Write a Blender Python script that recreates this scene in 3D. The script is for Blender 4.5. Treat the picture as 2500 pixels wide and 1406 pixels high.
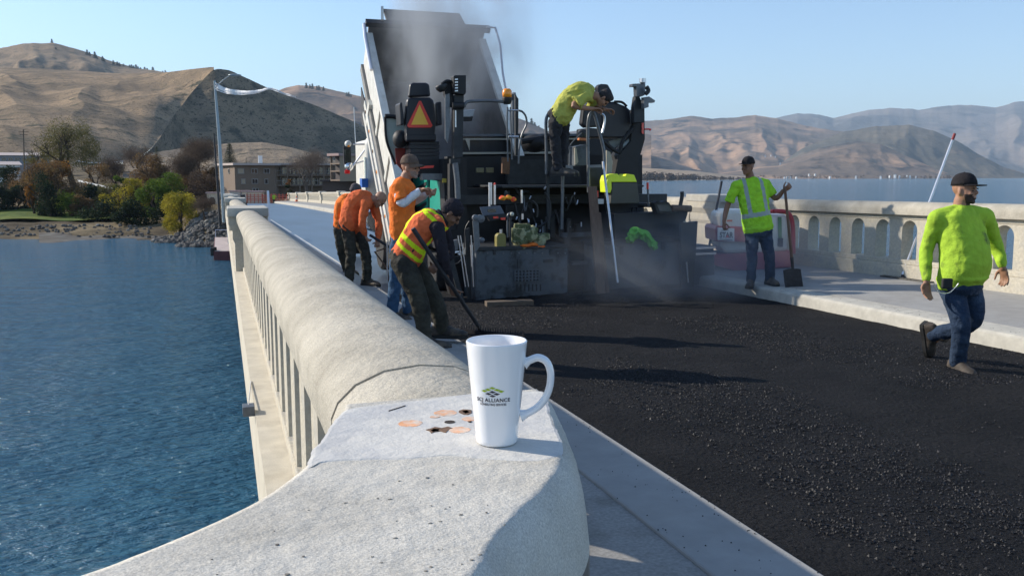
import bpy, math, random
import numpy as np
from mathutils import Vector, Matrix, noise as mnoise
R = math.radians
for o in list(bpy.data.objects): bpy.data.objects.remove(o)
SC = bpy.context.scene; COL = SC.collection
# ---------------------------------------------------------------- camera
FPX, PCX, PCY = 2150.0, 1250.0, 703.0
YAW, PIT, CZ = R(18.11), R(7.24), 1.61
cam = bpy.data.objects.new('camera', bpy.data.cameras.new('camera')); COL.objects.link(cam)
cam.location = (0, 0, CZ); cam.rotation_euler = (R(90) - PIT, 0, -YAW)
cam.data.sensor_width = 36; cam.data.lens = 36 * FPX / 2500
cam.data.clip_start = 0.05; cam.data.clip_end = 60000
SC.camera = cam
# ---------------------------------------------------------------- light
SUN_EL = R(27.8); SUN_DIR = Vector((-0.788, 0.616, 0)).normalized()
sv = Vector((SUN_DIR.x * math.cos(SUN_EL), SUN_DIR.y * math.cos(SUN_EL), math.sin(SUN_EL)))
sun = bpy.data.objects.new('sun', bpy.data.lights.new('sun', 'SUN')); COL.objects.link(sun)
sun.data.energy = 4.3; sun.data.angle = R(0.5); sun.data.color = (1, .91, .78)
sun.rotation_euler = sv.to_track_quat('Z', 'Y').to_euler()
W = bpy.data.worlds.new('World'); SC.world = W; W.use_nodes = True
nt = W.node_tree; sky = nt.nodes.new('ShaderNodeTexSky'); sky.sky_type = 'NISHITA'; sky.sun_disc = False
sky.sun_elevation = SUN_EL; sky.sun_rotation = math.atan2(SUN_DIR.x, SUN_DIR.y)
sky.altitude = 400; sky.air_density = 1.0; sky.dust_density = 0.4; sky.ozone_density = 3.0
bg = nt.nodes['Background']; bg.inputs[1].default_value = 0.14
nt.links.new(sky.outputs[0], bg.inputs[0])
SC.view_settings.view_transform = 'Standard'; SC.view_settings.look = 'None'
SC.view_settings.exposure = 0.55; SC.view_settings.gamma = 1.0
SC.render.engine = 'CYCLES'
SC.cycles.volume_step_rate = 1.0; SC.cycles.volume_max_steps = 96; SC.cycles.volume_bounces = 0
SC.cycles.max_bounces = 6; SC.cycles.transparent_max_bounces = 24
# ---------------------------------------------------------------- projection helpers (photo pixels -> world)
Fh = Vector((math.sin(YAW), math.cos(YAW), 0)); Rt = Vector((math.cos(YAW), -math.sin(YAW), 0))
def ray(px, py):
    a = (px - PCX) / FPX; b = -(py - PCY) / FPX
    fh = math.cos(PIT) + b * math.sin(PIT)
    return Vector((Rt.x * a + Fh.x * fh, Rt.y * a + Fh.y * fh, -math.sin(PIT) + b * math.cos(PIT))), fh
C0 = Vector((0, 0, CZ))
def at(px, py, D):
    r, fh = ray(px, py); return C0 + r * (D / fh)
def pY(px, py, Y):
    r, fh = ray(px, py); return C0 + r * (Y / r.y)
def pX(px, py, X):
    r, fh = ray(px, py); return C0 + r * (X / r.x)
def zb(y): return -0.011 * y - 0.000045 * y * y           # the bridge deck falls away gently
def onb(px, py, z0):
    r, fh = ray(px, py); lo, hi = 0.3, 400.0
    for _ in range(60):
        m = (lo + hi) / 2; p = C0 + r * m
        if p.z > z0 + zb(p.y): lo = m
        else: hi = m
    return C0 + r * lo
# ---------------------------------------------------------------- numpy value noise
def vnoise(x, y, seed=0):
    xi = np.floor(x).astype(np.int64); yi = np.floor(y).astype(np.int64)
    xf = x - xi; yf = y - yi; xf = xf * xf * (3 - 2 * xf); yf = yf * yf * (3 - 2 * yf)
    def h(a, b):
        n = (a * 374761393 + b * 668265263 + seed * 974711) & 0x7fffffff
        n = ((n ^ (n >> 13)) * 1274126177) & 0x7fffffff
        return ((n ^ (n >> 16)) & 0xffff) / 65535.0
    return (h(xi, yi) * (1 - xf) + h(xi + 1, yi) * xf) * (1 - yf) + (h(xi, yi + 1) * (1 - xf) + h(xi + 1, yi + 1) * xf) * yf
def fbm(x, y, seed=0, o=5, g=.5):
    s = 0; a = 1; t = 0
    for i in range(o):
        s = s + a * vnoise(x * 2 ** i, y * 2 ** i, seed + i * 7); t += a; a *= g
    return s / t
# ---------------------------------------------------------------- mesh builder
class MB:
    def __init__(s): s.v = []; s.f = []
    def add(s, v, f):
        n = len(s.v); s.v += [tuple(p) for p in v]; s.f += [tuple(i + n for i in q) for q in f]; return s
    def box(s, c, d, M=None):
        c = Vector(c); h = Vector(d) / 2
        P = [Vector((x * h.x, y * h.y, z * h.z)) for z in (-1, 1) for y in (-1, 1) for x in (-1, 1)]
        if M is not None:
            if isinstance(M, (int, float)): M = Matrix.Rotation(M, 3, 'Z')
            P = [M @ p for p in P]
        return s.add([p + c for p in P], [(0, 2, 3, 1), (4, 5, 7, 6), (0, 1, 5, 4), (1, 3, 7, 5), (3, 2, 6, 7), (2, 0, 4, 6)])
    def span(s, a, b):
        a = Vector(a); b = Vector(b); return s.box((a + b) / 2, [abs(b[i] - a[i]) for i in range(3)])
    def bar(s, a, b, w, h, up=(0, 0, 1)):
        a = Vector(a); b = Vector(b); d = b - a; L = d.length; d.normalize(); u = Vector(up)
        if abs(d.dot(u)) > .98: u = Vector((1, 0, 0))
        x = d.cross(u).normalized(); z = x.cross(d).normalized()
        M = Matrix((x, d, z)).transposed()
        return s.box((a + b) / 2, (w, L, h), M)
    def loft(s, rings, cap=True, closed=True):
        n = len(rings[0]); v = [p for r in rings for p in r]; f = []
        for i in range(len(rings) - 1):
            for j in range(n if closed else n - 1):
                k = (j + 1) % n; f.append((i * n + j, i * n + k, (i + 1) * n + k, (i + 1) * n + j))
        if cap and closed:
            f.append(tuple(range(n))[::-1]); f.append(tuple((len(rings) - 1) * n + j for j in range(n)))
        return s.add(v, f)
    def tube(s, pts, r, n=8, cap=True):
        pts = [Vector(p) for p in pts]; rr = r if isinstance(r, (list, tuple)) else [r] * len(pts)
        rings = []; pu = None
        for i, p in enumerate(pts):
            d = (pts[min(i + 1, len(pts) - 1)] - pts[max(i - 1, 0)]).normalized()
            if pu is None: u = d.orthogonal().normalized()
            else:
                u = pu - d * pu.dot(d); u = u.normalized() if u.length > 1e-5 else d.orthogonal().normalized()
            pu = u; w = d.cross(u)
            rings.append([p + (u * math.cos(a) + w * math.sin(a)) * rr[i] for a in [2 * math.pi * k / n for k in range(n)]])
        return s.loft(rings, cap)
    def lathe(s, prof, c, axis=(0, 0, 1), n=24, cap=True):
        ax = Vector(axis).normalized(); u = ax.orthogonal().normalized(); w = ax.cross(u); c = Vector(c)
        return s.loft([[c + ax * z + (u * math.cos(a) + w * math.sin(a)) * r for a in [2 * math.pi * k / n for k in range(n)]] for r, z in prof], cap)
    def cyl(s, a, b, r, n=16): return s.tube([a, b], r, n)
    def ell(s, c, rad, M=None, n=12, m=8):
        c = Vector(c); rings = []
        for i in range(1, m):
            t = math.pi * i / m
            rings.append([Vector((rad[0] * math.sin(t) * math.cos(2 * math.pi * k / n), rad[1] * math.sin(t) * math.sin(2 * math.pi * k / n), -rad[2] * math.cos(t))) for k in range(n)])
        v = [p for r in rings for p in r] + [Vector((0, 0, -rad[2])), Vector((0, 0, rad[2]))]
        f = []
        for i in range(len(rings) - 1):
            for j in range(n):
                k = (j + 1) % n; f.append((i * n + j, i * n + k, (i + 1) * n + k, (i + 1) * n + j))
        a = len(v) - 2; b = a + 1; q = (len(rings) - 1) * n
        for j in range(n):
            k = (j + 1) % n; f.append((a, k, j)); f.append((b, q + j, q + k))
        if M is not None: v = [M @ p for p in v]
        return s.add([p + c for p in v], f)
    def prism(s, poly, off):
        poly = [Vector(p) for p in poly]; off = Vector(off)
        return s.loft([poly, [p + off for p in poly]])
    def grid(s, P):
        nr = len(P); nc = len(P[0]); v = [p for r in P for p in r]
        return s.add(v, [(i * nc + j, i * nc + j + 1, (i + 1) * nc + j + 1, (i + 1) * nc + j) for i in range(nr - 1) for j in range(nc - 1)])
    def build(s, name, mat, parent=None, smooth=False, bevel=0, sub=0, **k):
        me = bpy.data.meshes.new(name)
        off = wloc(parent) if parent is not None else Vector(k.pop('loc', (0, 0, 0)))
        me.from_pydata([(p[0] - off.x, p[1] - off.y, p[2] - off.z) for p in s.v], [], s.f)
        import bmesh
        bm = bmesh.new(); bm.from_mesh(me); bmesh.ops.recalc_face_normals(bm, faces=bm.faces)
        if k.pop('weld', False): bmesh.ops.remove_doubles(bm, verts=bm.verts, dist=1e-4)
        bm.to_mesh(me); bm.free()
        if smooth: me.shade_smooth()
        if isinstance(smooth, (int, float)) and not isinstance(smooth, bool) and smooth > 1:
            me.set_sharp_from_angle(angle=R(smooth))
        me.materials.append(mat)
        o = bpy.data.objects.new(name, me); COL.objects.link(o)
        if parent is not None: o.parent = parent
        else: o.location = off
        if bevel:
            m = o.modifiers.new('bevel', 'BEVEL'); m.width = bevel; m.segments = 2; m.limit_method = 'ANGLE'; m.angle_limit = R(40)
        if sub:
            m = o.modifiers.new('sub', 'SUBSURF'); m.levels = sub; m.render_levels = sub
        tag(o, **k)
        return o
def wloc(o):
    v = Vector((0, 0, 0))
    while o is not None: v = v + o.location; o = o.parent
    return v
def tag(o, label=None, cat=None, group=None, kind=None):
    for k, v in (('label', label), ('category', cat), ('group', group), ('kind', kind)):
        if v: o[k] = v
    return o
def thing(name, loc, label, cat, group=None):
    o = bpy.data.objects.new(name, None); COL.objects.link(o); o.location = loc
    o.empty_display_size = .1
    return tag(o, label, cat, group)
def copy_tree(o, loc=None, parent=None, label=None):
    c = o.copy(); COL.objects.link(c)
    if parent is not None: c.parent = parent
    if loc is not None: c.location = loc
    if label: c['label'] = label
    for ch in list(o.children): copy_tree(ch, None, c)
    return c
# ---------------------------------------------------------------- materials
def mat(name, col, rough=.6, metal=0., var=.12, vs=6., bump=0., bs=40., col2=None, c2s=2., c2t=(.45, .6), spec=.5, coat=0, tr=0, stretch=None, bump2=0, bs2=8., detail=6):
    m = bpy.data.materials.new(name); m.use_nodes = True; n = m.node_tree.nodes; L = m.node_tree.links
    b = n['Principled BSDF']; b.inputs['Roughness'].default_value = rough; b.inputs['Metallic'].default_value = metal
    b.inputs['Specular IOR Level'].default_value = spec; b.inputs['Coat Weight'].default_value = coat
    tc = n.new('ShaderNodeTexCoord'); src = tc.outputs['Object']
    if stretch:
        mp = n.new('ShaderNodeMapping'); mp.inputs['Scale'].default_value = stretch; L.new(src, mp.inputs[0]); src = mp.outputs[0]
    def nz(sc, det=detail, rg=.6):
        t = n.new('ShaderNodeTexNoise'); t.inputs['Scale'].default_value = sc; t.inputs['Detail'].default_value = det; t.inputs['Roughness'].default_value = rg
        L.new(src, t.inputs['Vector']); return t.outputs['Fac']
    out = None
    c = (*col, 1)
    if col2 is not None:
        r = n.new('ShaderNodeMapRange'); r.inputs[1].default_value = c2t[0]; r.inputs[2].default_value = c2t[1]; L.new(nz(c2s), r.inputs[0])
        mx = n.new('ShaderNodeMix'); mx.data_type = 'RGBA'; L.new(r.outputs[0], mx.inputs['Factor']); mx.inputs['A'].default_value = c; mx.inputs['B'].default_value = (*col2, 1); out = mx.outputs['Result']
    if var:
        r = n.new('ShaderNodeMapRange'); r.inputs[1].default_value = .3; r.inputs[2].default_value = .7; r.inputs[3].default_value = 1 - var; r.inputs[4].default_value = 1 + var; L.new(nz(vs), r.inputs[0])
        mx = n.new('ShaderNodeMix'); mx.data_type = 'RGBA'; mx.blend_type = 'MULTIPLY'; mx.inputs['Factor'].default_value = 1
        if out: L.new(out, mx.inputs['A'])
        else: mx.inputs['A'].default_value = c
        L.new(r.outputs[0], mx.inputs['B']); out = mx.outputs['Result']
    if out: L.new(out, b.inputs['Base Color'])
    else: b.inputs['Base Color'].default_value = c
    prev = None
    for amt, sc in ((bump, bs), (bump2, bs2)):
        if amt:
            bp = n.new('ShaderNodeBump'); bp.inputs['Strength'].default_value = min(1, abs(amt) * 1.0); bp.inputs['Distance'].default_value = abs(amt) / sc * 2
            L.new(nz(sc, 5), bp.inputs['Height'])
            if prev: L.new(prev, bp.inputs['Normal'])
            prev = bp.outputs[0]
    if prev: L.new(prev, b.inputs['Normal'])
    if tr:
        b.inputs['Transmission Weight'].default_value = tr
    return m
# ================================================================ materials
m_conc = mat('concrete', (.53, .48, .38), .92, var=.14, vs=30, bump=.55, bs=220, col2=(.44, .42, .37), c2s=7, c2t=(.42, .75), spec=.2, bump2=.35, bs2=35)
m_ledge = mat('ledge_concrete', (.58, .53, .43), .9, var=.1, vs=9, bump=.3, bs=90, col2=(.48, .43, .34), c2s=4, c2t=(.5, .75), spec=.15)
m_cap = mat('weathered_concrete', (.50, .46, .38), .95, var=.34, vs=300, bump=.5, bs=700, col2=(.36, .33, .27), c2s=3.5, c2t=(.38, .66), spec=.15, bump2=.4, bs2=30, detail=12)
m_pier = mat('sandy_concrete', (.58, .55, .485), .95, var=.3, vs=380, bump=.45, bs=800, col2=(.47, .44, .38), c2s=6, c2t=(.40, .66), spec=.15, bump2=.3, bs2=30, detail=12)
m_patch = mat('smooth_grout', (.60, .58, .535), .85, var=.07, vs=12, bump=.25, bs=180, col2=(.54, .53, .51), c2s=9, spec=.2, bump2=.25, bs2=20)
m_walk = mat('sidewalk_concrete', (.33, .325, .31), .9, var=.1, vs=5, bump=.3, bs=120, col2=(.30, .29, .27), c2s=.9, c2t=(.4, .7), spec=.2)
m_oldwalk = mat('old_walk_concrete', (.30, .29, .27), .95, var=.2, vs=60, bump=.6, bs=200, col2=(.23, .22, .2), c2s=3, spec=.15)
m_kerb = mat('kerb_concrete', (.46, .44, .385), .85, var=.14, vs=9, bump=.3, bs=90, spec=.2, col2=(.34, .32, .28), c2s=2.2, c2t=(.52, .72))
m_mill = mat('milled_deck', (.075, .11, .16), .33, var=.16, vs=1.3, bump=.2, bs=60, col2=(.05, .07, .10), c2s=.35, c2t=(.4, .62), spec=.55, stretch=(1, .35, 1))
m_asph = mat('fresh_asphalt', (.009, .0094, .0115), .85, var=.6, vs=60, bump=1.0, bs=90, col2=(.017, .017, .019), c2s=1.3, c2t=(.4, .6), spec=.2, bump2=.9, bs2=28, detail=9, )
m_crumb = mat('asphalt_crumb', (.020, .020, .023), .6, var=.5, vs=90, spec=.35)
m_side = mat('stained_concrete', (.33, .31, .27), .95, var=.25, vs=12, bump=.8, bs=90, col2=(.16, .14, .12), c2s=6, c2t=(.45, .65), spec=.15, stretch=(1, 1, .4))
m_black = mat('black_joint', (.02, .02, .02), .9, var=0)
m_hole = mat('drilled_hole', (.03, .02, .015), .9, var=0)
m_rust = mat('rusty_metal', (.16, .09, .05), .8, var=.5, vs=80)
m_opaint = mat('orange_marking_paint', (.76, .38, .20), .85, var=.15, vs=60, col2=(.66, .56, .47), c2s=45, c2t=(.42, .62), spec=.2)
m_mug = mat('white_ceramic', (.88, .87, .87), .09, var=0, spec=.6, coat=.6)
m_ink = mat('dark_ink', (.035, .03, .045), .3, var=0)
m_green_ink = mat('green_ink', (.36, .50, .01), .3, var=0)
# ================================================================ water
wm = bpy.data.materials.new('lake_water'); wm.use_nodes = True
n = wm.node_tree.nodes; L = wm.node_tree.links; b = n['Principled BSDF']
b.inputs['Base Color'].default_value = (.032, .125, .20, 1); b.inputs['Roughness'].default_value = .08; b.inputs['IOR'].default_value = 1.33
tc = n.new('ShaderNodeTexCoord'); geo = n.new('ShaderNodeNewGeometry')
def wn(scale, det, st, rot=0, rough=.55):
    mp = n.new('ShaderNodeMapping'); mp.inputs['Scale'].default_value = st; mp.inputs['Rotation'].default_value = (0, 0, rot); L.new(tc.outputs['Object'], mp.inputs[0])
    t = n.new('ShaderNodeTexNoise'); t.inputs['Scale'].default_value = scale; t.inputs['Detail'].default_value = det; t.inputs['Roughness'].default_value = rough
    L.new(mp.outputs[0], t.inputs['Vector']); return t.outputs['Fac']
b1 = n.new('ShaderNodeBump'); b1.inputs['Strength'].default_value = 1; b1.inputs['Distance'].default_value = .34; L.new(wn(2.0, 5, (1, 2.0, 1), R(-20)), b1.inputs['Height'])
b2 = n.new('ShaderNodeBump'); b2.inputs['Strength'].default_value = 1; b2.inputs['Distance'].default_value = .8; L.new(wn(.22, 3, (1, 2.2, 1), R(-10)), b2.inputs['Height']); L.new(b1.outputs[0], b2.inputs['Normal'])
L.new(b2.outputs[0], b.inputs['Normal'])
WZ = CZ - 9.0
MB().grid([[(x, y, WZ) for x in (-9000, -2000, -300, 0, 300, 2000, 12000)] for y in (-3000, -50, 60, 400, 2000, 20000)]).build('water', wm, kind='structure')
# ================================================================ hills
def hillmat(name, ca, cb, cc, s1, s2, th=(.46, .56), bs=.05, bump=.5):
    m = bpy.data.materials.new(name); m.use_nodes = True; n = m.node_tree.nodes; L = m.node_tree.links
    b = n['Principled BSDF']; b.inputs['Roughness'].default_value = 1; b.inputs['Specular IOR Level'].default_value = .05
    tc = n.new('ShaderNodeTexCoord'); mp = n.new('ShaderNodeMapping'); mp.inputs['Scale'].default_value = (1, 1, 2.2); L.new(tc.outputs['Object'], mp.inputs[0])
    def nz(sc, d):
        t = n.new('ShaderNodeTexNoise'); t.inputs['Scale'].default_value = sc; t.inputs['Detail'].default_value = d; t.inputs['Roughness'].default_value = .62; L.new(mp.outputs[0], t.inputs['Vector']); return t.outputs['Fac']
    def rg(s, a, c):
        r = n.new('ShaderNodeMapRange'); r.inputs[1].default_value = a; r.inputs[2].default_value = c; L.new(s, r.inputs[0]); return r.outputs[0]
    def mx(f, A, B):
        x = n.new('ShaderNodeMix'); x.data_type = 'RGBA'; L.new(f, x.inputs['Factor'])
        for s, k in ((A, 'A'), (B, 'B')):
            if isinstance(s, tuple): x.inputs[k].default_value = (*s, 1)
            else: L.new(s, x.inputs[k])
        return x.outputs['Result']
    o1 = mx(rg(nz(s1, 8), *th), ca, cb)
    o2 = mx(rg(nz(s2, 6), .56, .66), o1, cc)
    if s2 > .03: o2 = mx(rg(nz(s2 * 7, 3), .58, .64), o2, tuple(q * .55 for q in cc)); o2 = mx(rg(nz(s2 * 16, 2), .62, .66), o2, tuple(q * .5 for q in cc))
    L.new(o2, b.inputs['Base Color'])
    bp = n.new('ShaderNodeBump'); bp.inputs['Strength'].default_value = bump; bp.inputs['Distance'].default_value = .25 / bs; L.new(nz(bs, 7), bp.inputs['Height']); L.new(bp.outputs[0], b.inputs['Normal'])
    return m
def interp(pts, x, k):
    return np.interp(x, [p[0] for p in pts], [p[k] for p in pts])
def hill(name, crest, base, mt, nx=260, ny=70, amp=10., freq=.01, seed=1, zbase=None, shape=1.0, rough=2., back=.6, rid=1.0, sm=16):
    xs = np.linspace(crest[0][0], crest[-1][0], nx); P = []
    cy = interp(crest, xs, 1) + (fbm(xs * .05, xs * 0, seed + 50, 4) - .5) * rough; cd = interp(crest, xs, 2)
    by = interp(base, xs, 1); bd = interp(base, xs, 2)
    ker = np.ones(sm) / sm
    cd = np.convolve(np.pad(cd, (sm, sm), 'edge'), ker, 'same')[sm:-sm]
    if sm == 20: k5 = np.ones(14) / 14; by = np.convolve(np.pad(by, (14, 14), 'edge'), k5, 'same')[14:-14]; cy = np.convolve(np.pad(cy, (14, 14), 'edge'), k5, 'same')[14:-14]
    bd = np.convolve(np.pad(bd, (sm, sm), 'edge'), ker, 'same')[sm:-sm]
    cw = [at(x, y, d) for x, y, d in zip(xs, cy, cd)]; bw = [at(x, y, d) for x, y, d in zip(xs, by, bd)]
    cw = np.array(cw); bw = np.array(bw)
    if zbase is not None: bw[:, 2] = zbase
    for j in range(ny + 14):
        t = j / (ny - 1)
        if t <= 1:
            q = bw + (cw - bw) * t; q[:, 2] = bw[:, 2] + (cw[:, 2] - bw[:, 2]) * (t ** shape)
            env = math.sin(math.pi * min(1, t * 1.0)) ** .7 * min(1, (1 - t) * 3 + .05)
        else:
            k = (j - ny + 1) / 14; q = cw + (cw - bw) * np.array([.8 * k, .8 * k, -back * k * 1.0]); env = .05
        X, Y = q[:, 0] * freq, q[:, 1] * freq
        # long gullies run down the slope: warp by distance along the base
        u = xs / 150.0 * rid + .5 * fbm(X * .7, Y * .7, seed + 13, 3)
        g = 1 - np.abs(2 * fbm(u + .6 * fbm(X, Y, seed + 3, 3), t * 1.6 + u * .3, seed, 4, .42) - 1) * 2
        h = (fbm(X, Y, seed + 9, 6, .42) - .5) * 1.5 + (g - .6) * .6
        q[:, 2] += amp * env * h * np.clip((cw[:, 2] - bw[:, 2]) / (amp * 4.5), 0, 1)
        P.append([tuple(v) for v in q])
    o = MB().grid(P).build(name, mt, smooth=True, kind='structure')
    return o
m_dry = hillmat('dry_grass_hill', (.335, .24, .15), (.215, .16, .105), (.085, .08, .055), .012, .05)
m_dry3 = hillmat('rocky_dry_hill', (.24, .185, .125), (.13, .11, .08), (.07, .07, .055), .02, .035, bs=.08, bump=.8)
m_dry2 = hillmat('sage_hill', (.25, .20, .145), (.15, .125, .10), (.06, .06, .05), .03, .12, bs=.2)
m_far = hillmat('far_range', (.38, .25, .165), (.17, .13, .10), (.05, .05, .05), .0016, .004, th=(.44, .54), bs=.004)
m_far2 = hillmat('farther_range', (.22, .18, .15), (.12, .11, .10), (.06, .06, .06), .0006, .0025, bs=.002)
m_for = hillmat('wooded_range', (.17, .145, .11), (.10, .095, .08), (.22, .16, .11), .002, .0016, th=(.4, .6), bs=.005)
hill('hill_far_left', [(-500, 210, 2300), (-260, 165, 2300), (-120, 135, 2300), (0, 118, 2300), (60, 107, 2350), (130, 105, 2400), (200, 124, 2400), (280, 152, 2350), (340, 168, 2300), (410, 178, 2250), (480, 192, 2200), (620, 230, 2100)],
     [(-500, 300, 1500), (620, 300, 1500)], m_dry, amp=60, freq=.003, seed=5, rough=3, rid=1.1, back=.3)
RIDGE = [(362, 370, 560), (384, 345, 620), (402, 318, 672), (416, 291, 720), (440, 264, 765), (462, 232, 800), (494, 196, 818), (522, 167, 815)]
hill('hill_main', [(-500, 190, 1300), (-200, 172, 1300), (0, 166, 1300), (150, 171, 1250), (300, 181, 1150), (400, 178, 1000), (470, 169, 890), (522, 163.5, 830)],
     [(-500, 410, 420), (0, 405, 400), (150, 408, 420), (240, 404, 455), (300, 396, 495), (335, 384, 530)] + RIDGE, m_dry, nx=511, ny=130, amp=20, freq=.004, seed=11, shape=.95, rough=1, rid=.5, back=.5, sm=20)
hill('hill_spur', [(330, 399, 520)] + RIDGE + [(560, 172, 820), (620, 200, 850), (680, 227, 880), (740, 247, 905), (800, 270, 930), (860, 296, 950), (920, 330, 960), (980, 362, 975), (1060, 400, 1000)],
     [(330, 402, 515), (400, 402, 640), (455, 402, 735), (540, 402, 768), (620, 402, 800), (700, 402, 840), (800, 402, 850), (900, 402, 900), (1060, 410, 960)], m_dry3, nx=365, ny=120, amp=14, freq=.012, seed=12, zbase=6.0, shape=1.0, rough=2, rid=.7, back=.3, sm=20)
hill('hill_behind_truck', [(640, 235, 3300), (700, 214, 3300), (730, 208, 3300), (780, 212, 3300), (830, 224, 3300), (880, 236, 3200), (980, 262, 3200), (1120, 268, 3200), (1240, 280, 3200), (1290, 298, 3200), (1345, 324, 3100), (1400, 330, 3100), (1425, 321, 3200), (1500, 316, 3400), (1590, 330, 3400)],
     [(640, 400, 1900), (1590, 432, 2300)], m_far, amp=80, freq=.002, seed=23, rid=1.3, back=.4)
hill('knoll', [(300, 392, 300), (380, 372, 330), (470, 358, 350), (560, 350, 360), (640, 347, 350), (700, 358, 330), (770, 376, 310), (840, 400, 290), (900, 420, 270), (960, 440, 260)],
     [(300, 436, 190), (960, 450, 190)], m_dry2, amp=2, freq=.03, seed=31, rough=3, nx=200, ny=50, rid=1.5)
hill('lake_range', [(1180, 345, 6500), (1420, 318, 6500), (1500, 310, 6400), (1570, 296, 6300), (1640, 291, 6200), (1685, 283, 6200), (1740, 291, 6200), (1800, 286, 6200), (1845, 282, 6200), (1900, 291, 6200), (1960, 306, 6200), (2030, 318, 6000), (2120, 330, 6000), (2240, 352, 6000), (2380, 420, 6000)],
     [(1180, 437, 2900), (2380, 437, 3300)], m_far, nx=420, ny=150, amp=120, freq=.0013, seed=41, zbase=WZ - 3, shape=1.7, rid=1.3, rough=3)
hill('blue_range', [(1700, 300, 11000), (1890, 290, 11000), (1945, 277, 11000), (2000, 280, 11000), (2035, 289, 11000), (2065, 281, 11000), (2120, 270, 11000), (2170, 264, 11000), (2250, 268, 11000), (2310, 258, 11000), (2370, 257, 11000), (2430, 263, 11000), (2475, 250, 11000), (2520, 245, 11000), (2750, 230, 11000), (3000, 250, 11000)],
     [(1700, 435, 6500), (3000, 435, 6500)], m_far2, nx=380, ny=100, amp=240, freq=.0006, seed=57, zbase=WZ - 3, rid=.8, rough=4)
hill('wooded_point', [(1860, 432, 4200), (1960, 362, 4500), (2060, 322, 4700), (2140, 309, 4700), (2220, 305, 4700), (2280, 320, 4600), (2340, 346, 4500), (2400, 384, 4300), (2450, 408, 4200), (2500, 424, 4100), (2560, 440, 4000)],
     [(1860, 438, 3000), (2350, 436, 3200), (2560, 440, 3900)], m_for, nx=240, ny=90, amp=60, freq=.0014, seed=63, zbase=WZ - 3, shape=1.1, rid=1.3, rough=3)
hill('near_slope', [(1740, 428, 3700), (1900, 400, 3900), (2000, 362, 4000), (2090, 345, 4000), (2150, 352, 3900), (2220, 385, 3700), (2290, 415, 3500), (2360, 436, 3300)],
     [(1740, 438, 2850), (2360, 437, 2950)], m_far, nx=200, ny=60, amp=40, freq=.002, seed=71, zbase=WZ - 2, rid=1.2, rough=2)
hill('far_flat', [(1280, 408, 2100), (1480, 408, 2100), (1600, 412, 2100), (1700, 418, 2150), (1780, 428, 2300), (1860, 434, 2500)],
     [(1280, 439, 1500), (1600, 438, 1650), (1860, 436, 2300)], hillmat('dry_field', (.46, .35, .24), (.38, .29, .20), (.25, .19, .13), .004, .02), nx=80, ny=24, amp=3, freq=.004, seed=77, zbase=WZ - 1)
# ================================================================ near shore (left bank)
def bank_h(px, D):
    a = np.interp(D, [112, 121, 127, 134, 142, 150, 172, 190, 215, 260, 330, 460, 640], [-9.4, -7.9, -7.35, -6.9, -6.3, -5.9, -5.6, -3.6, -1.0, 1.5, 3.5, 7, 10])
    c = np.interp(D, [105, 114, 122, 130, 160, 190, 215, 260, 330, 460, 640], [-9.4, -7.9, -5.2, -2.6, -2.3, -2.0, -1.6, .5, 3.5, 7, 10])
    k = min(1, max(0, (px - 410) / 110.)); k = k * k * (3 - 2 * k)
    return a * (1 - k) + c * k
m_bank = mat('bank_soil', (.085, .065, .04), .95, var=.45, vs=.3, bump=.6, bs=3, col2=(.20, .155, .09), c2s=.08, c2t=(.45, .6), spec=.1)
m_lawn = mat('lawn_turf', (.07, .11, .02), .95, var=.35, vs=.5, bump=.5, bs=8, col2=(.13, .15, .03), c2s=.15, spec=.1)
m_beach = mat('beach_gravel', (.12, .105, .085), .9, var=.3, vs=.8, bump=.5, bs=5, spec=.1, col2=(.16, .15, .13), c2s=.3)
xs = np.linspace(-700, 1300, 160); Ds = list(np.linspace(104, 200, 60)) + list(np.linspace(205, 640, 50))
P = []
for D in Ds:
    row = []
    for x in xs:
        p = at(x, 500, D); z = bank_h(x, D) + (fbm(np.array([p.x * .15]), np.array([p.y * .15]), 3)[0] - .5) * 1.1
        row.append((p.x, p.y, z))
    P.append(row)
MB().grid(P).build('ground', m_bank, smooth=True, kind='structure')
P = []
for D in np.linspace(148, 176, 12):
    P.append([(lambda p: (p.x, p.y, max(bank_h(x, D), -6.0) + .35 + .2 * math.sin(x * .03)))(at(x, 500, D)) for x in np.linspace(-500, 330, 50)])
MB().grid(P).build('lawn', m_lawn, smooth=True, kind='structure')
P = []
for i, D in enumerate(np.linspace(119, 131, 10)):
    P.append([(lambda p: (p.x, p.y, float(np.interp(D + 5 * math.sin(x * .012 + 1), [112, 122, 139], [-8.6, -7.45, -6.5])) + .05 * math.sin(x * .06)))(at(x, 500, D)) for x in np.linspace(90, 445, 60)])
MB().grid(P).build('beach', m_beach, smooth=True, kind='structure')
# ================================================================ bridge deck
def sheet(name, x0, x1, y0, y1, dz, mt, th=.3, ny=60, dx=None, nx=1, **k):
    mb = MB(); ys = np.linspace(y0, y1, ny); rings = []
    for y in ys:
        z = zb(y) + dz; a = x0 + (dx(y) if dx else 0)
        rings.append([(a, y, z), (x1, y, z), (x1, y, z - th), (a, y, z - th)])
    return mb.loft(rings).build(name, mt, kind='structure', **k)
sheet('bridge_slab', .20, 9.5, -6, 132, -.17, m_side, th=.9)
sheet('bridge_ledge', .135, .30, -6, 132, .25, m_ledge, th=.5)
sheet('walkway_strip', 1.70, 2.1, -6, 132, .15, m_walk, th=.4, bevel=.01)
sheet('old_walkway', .30, 1.698, -6, 132, .138, m_oldwalk, th=.4)
sheet('road', 2.104, 7.03, 11.9, 132, -.05, m_mill, th=.12, ny=90)
sheet('edge_line', 2.0, 2.1, 15, 132, .154, mat('white_edge_paint', (.62, .6, .55), .7, var=.2), th=.003)
sheet('outer_ledge', 9.3, 9.5, -6, 132, .10, m_conc, th=.35)
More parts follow.
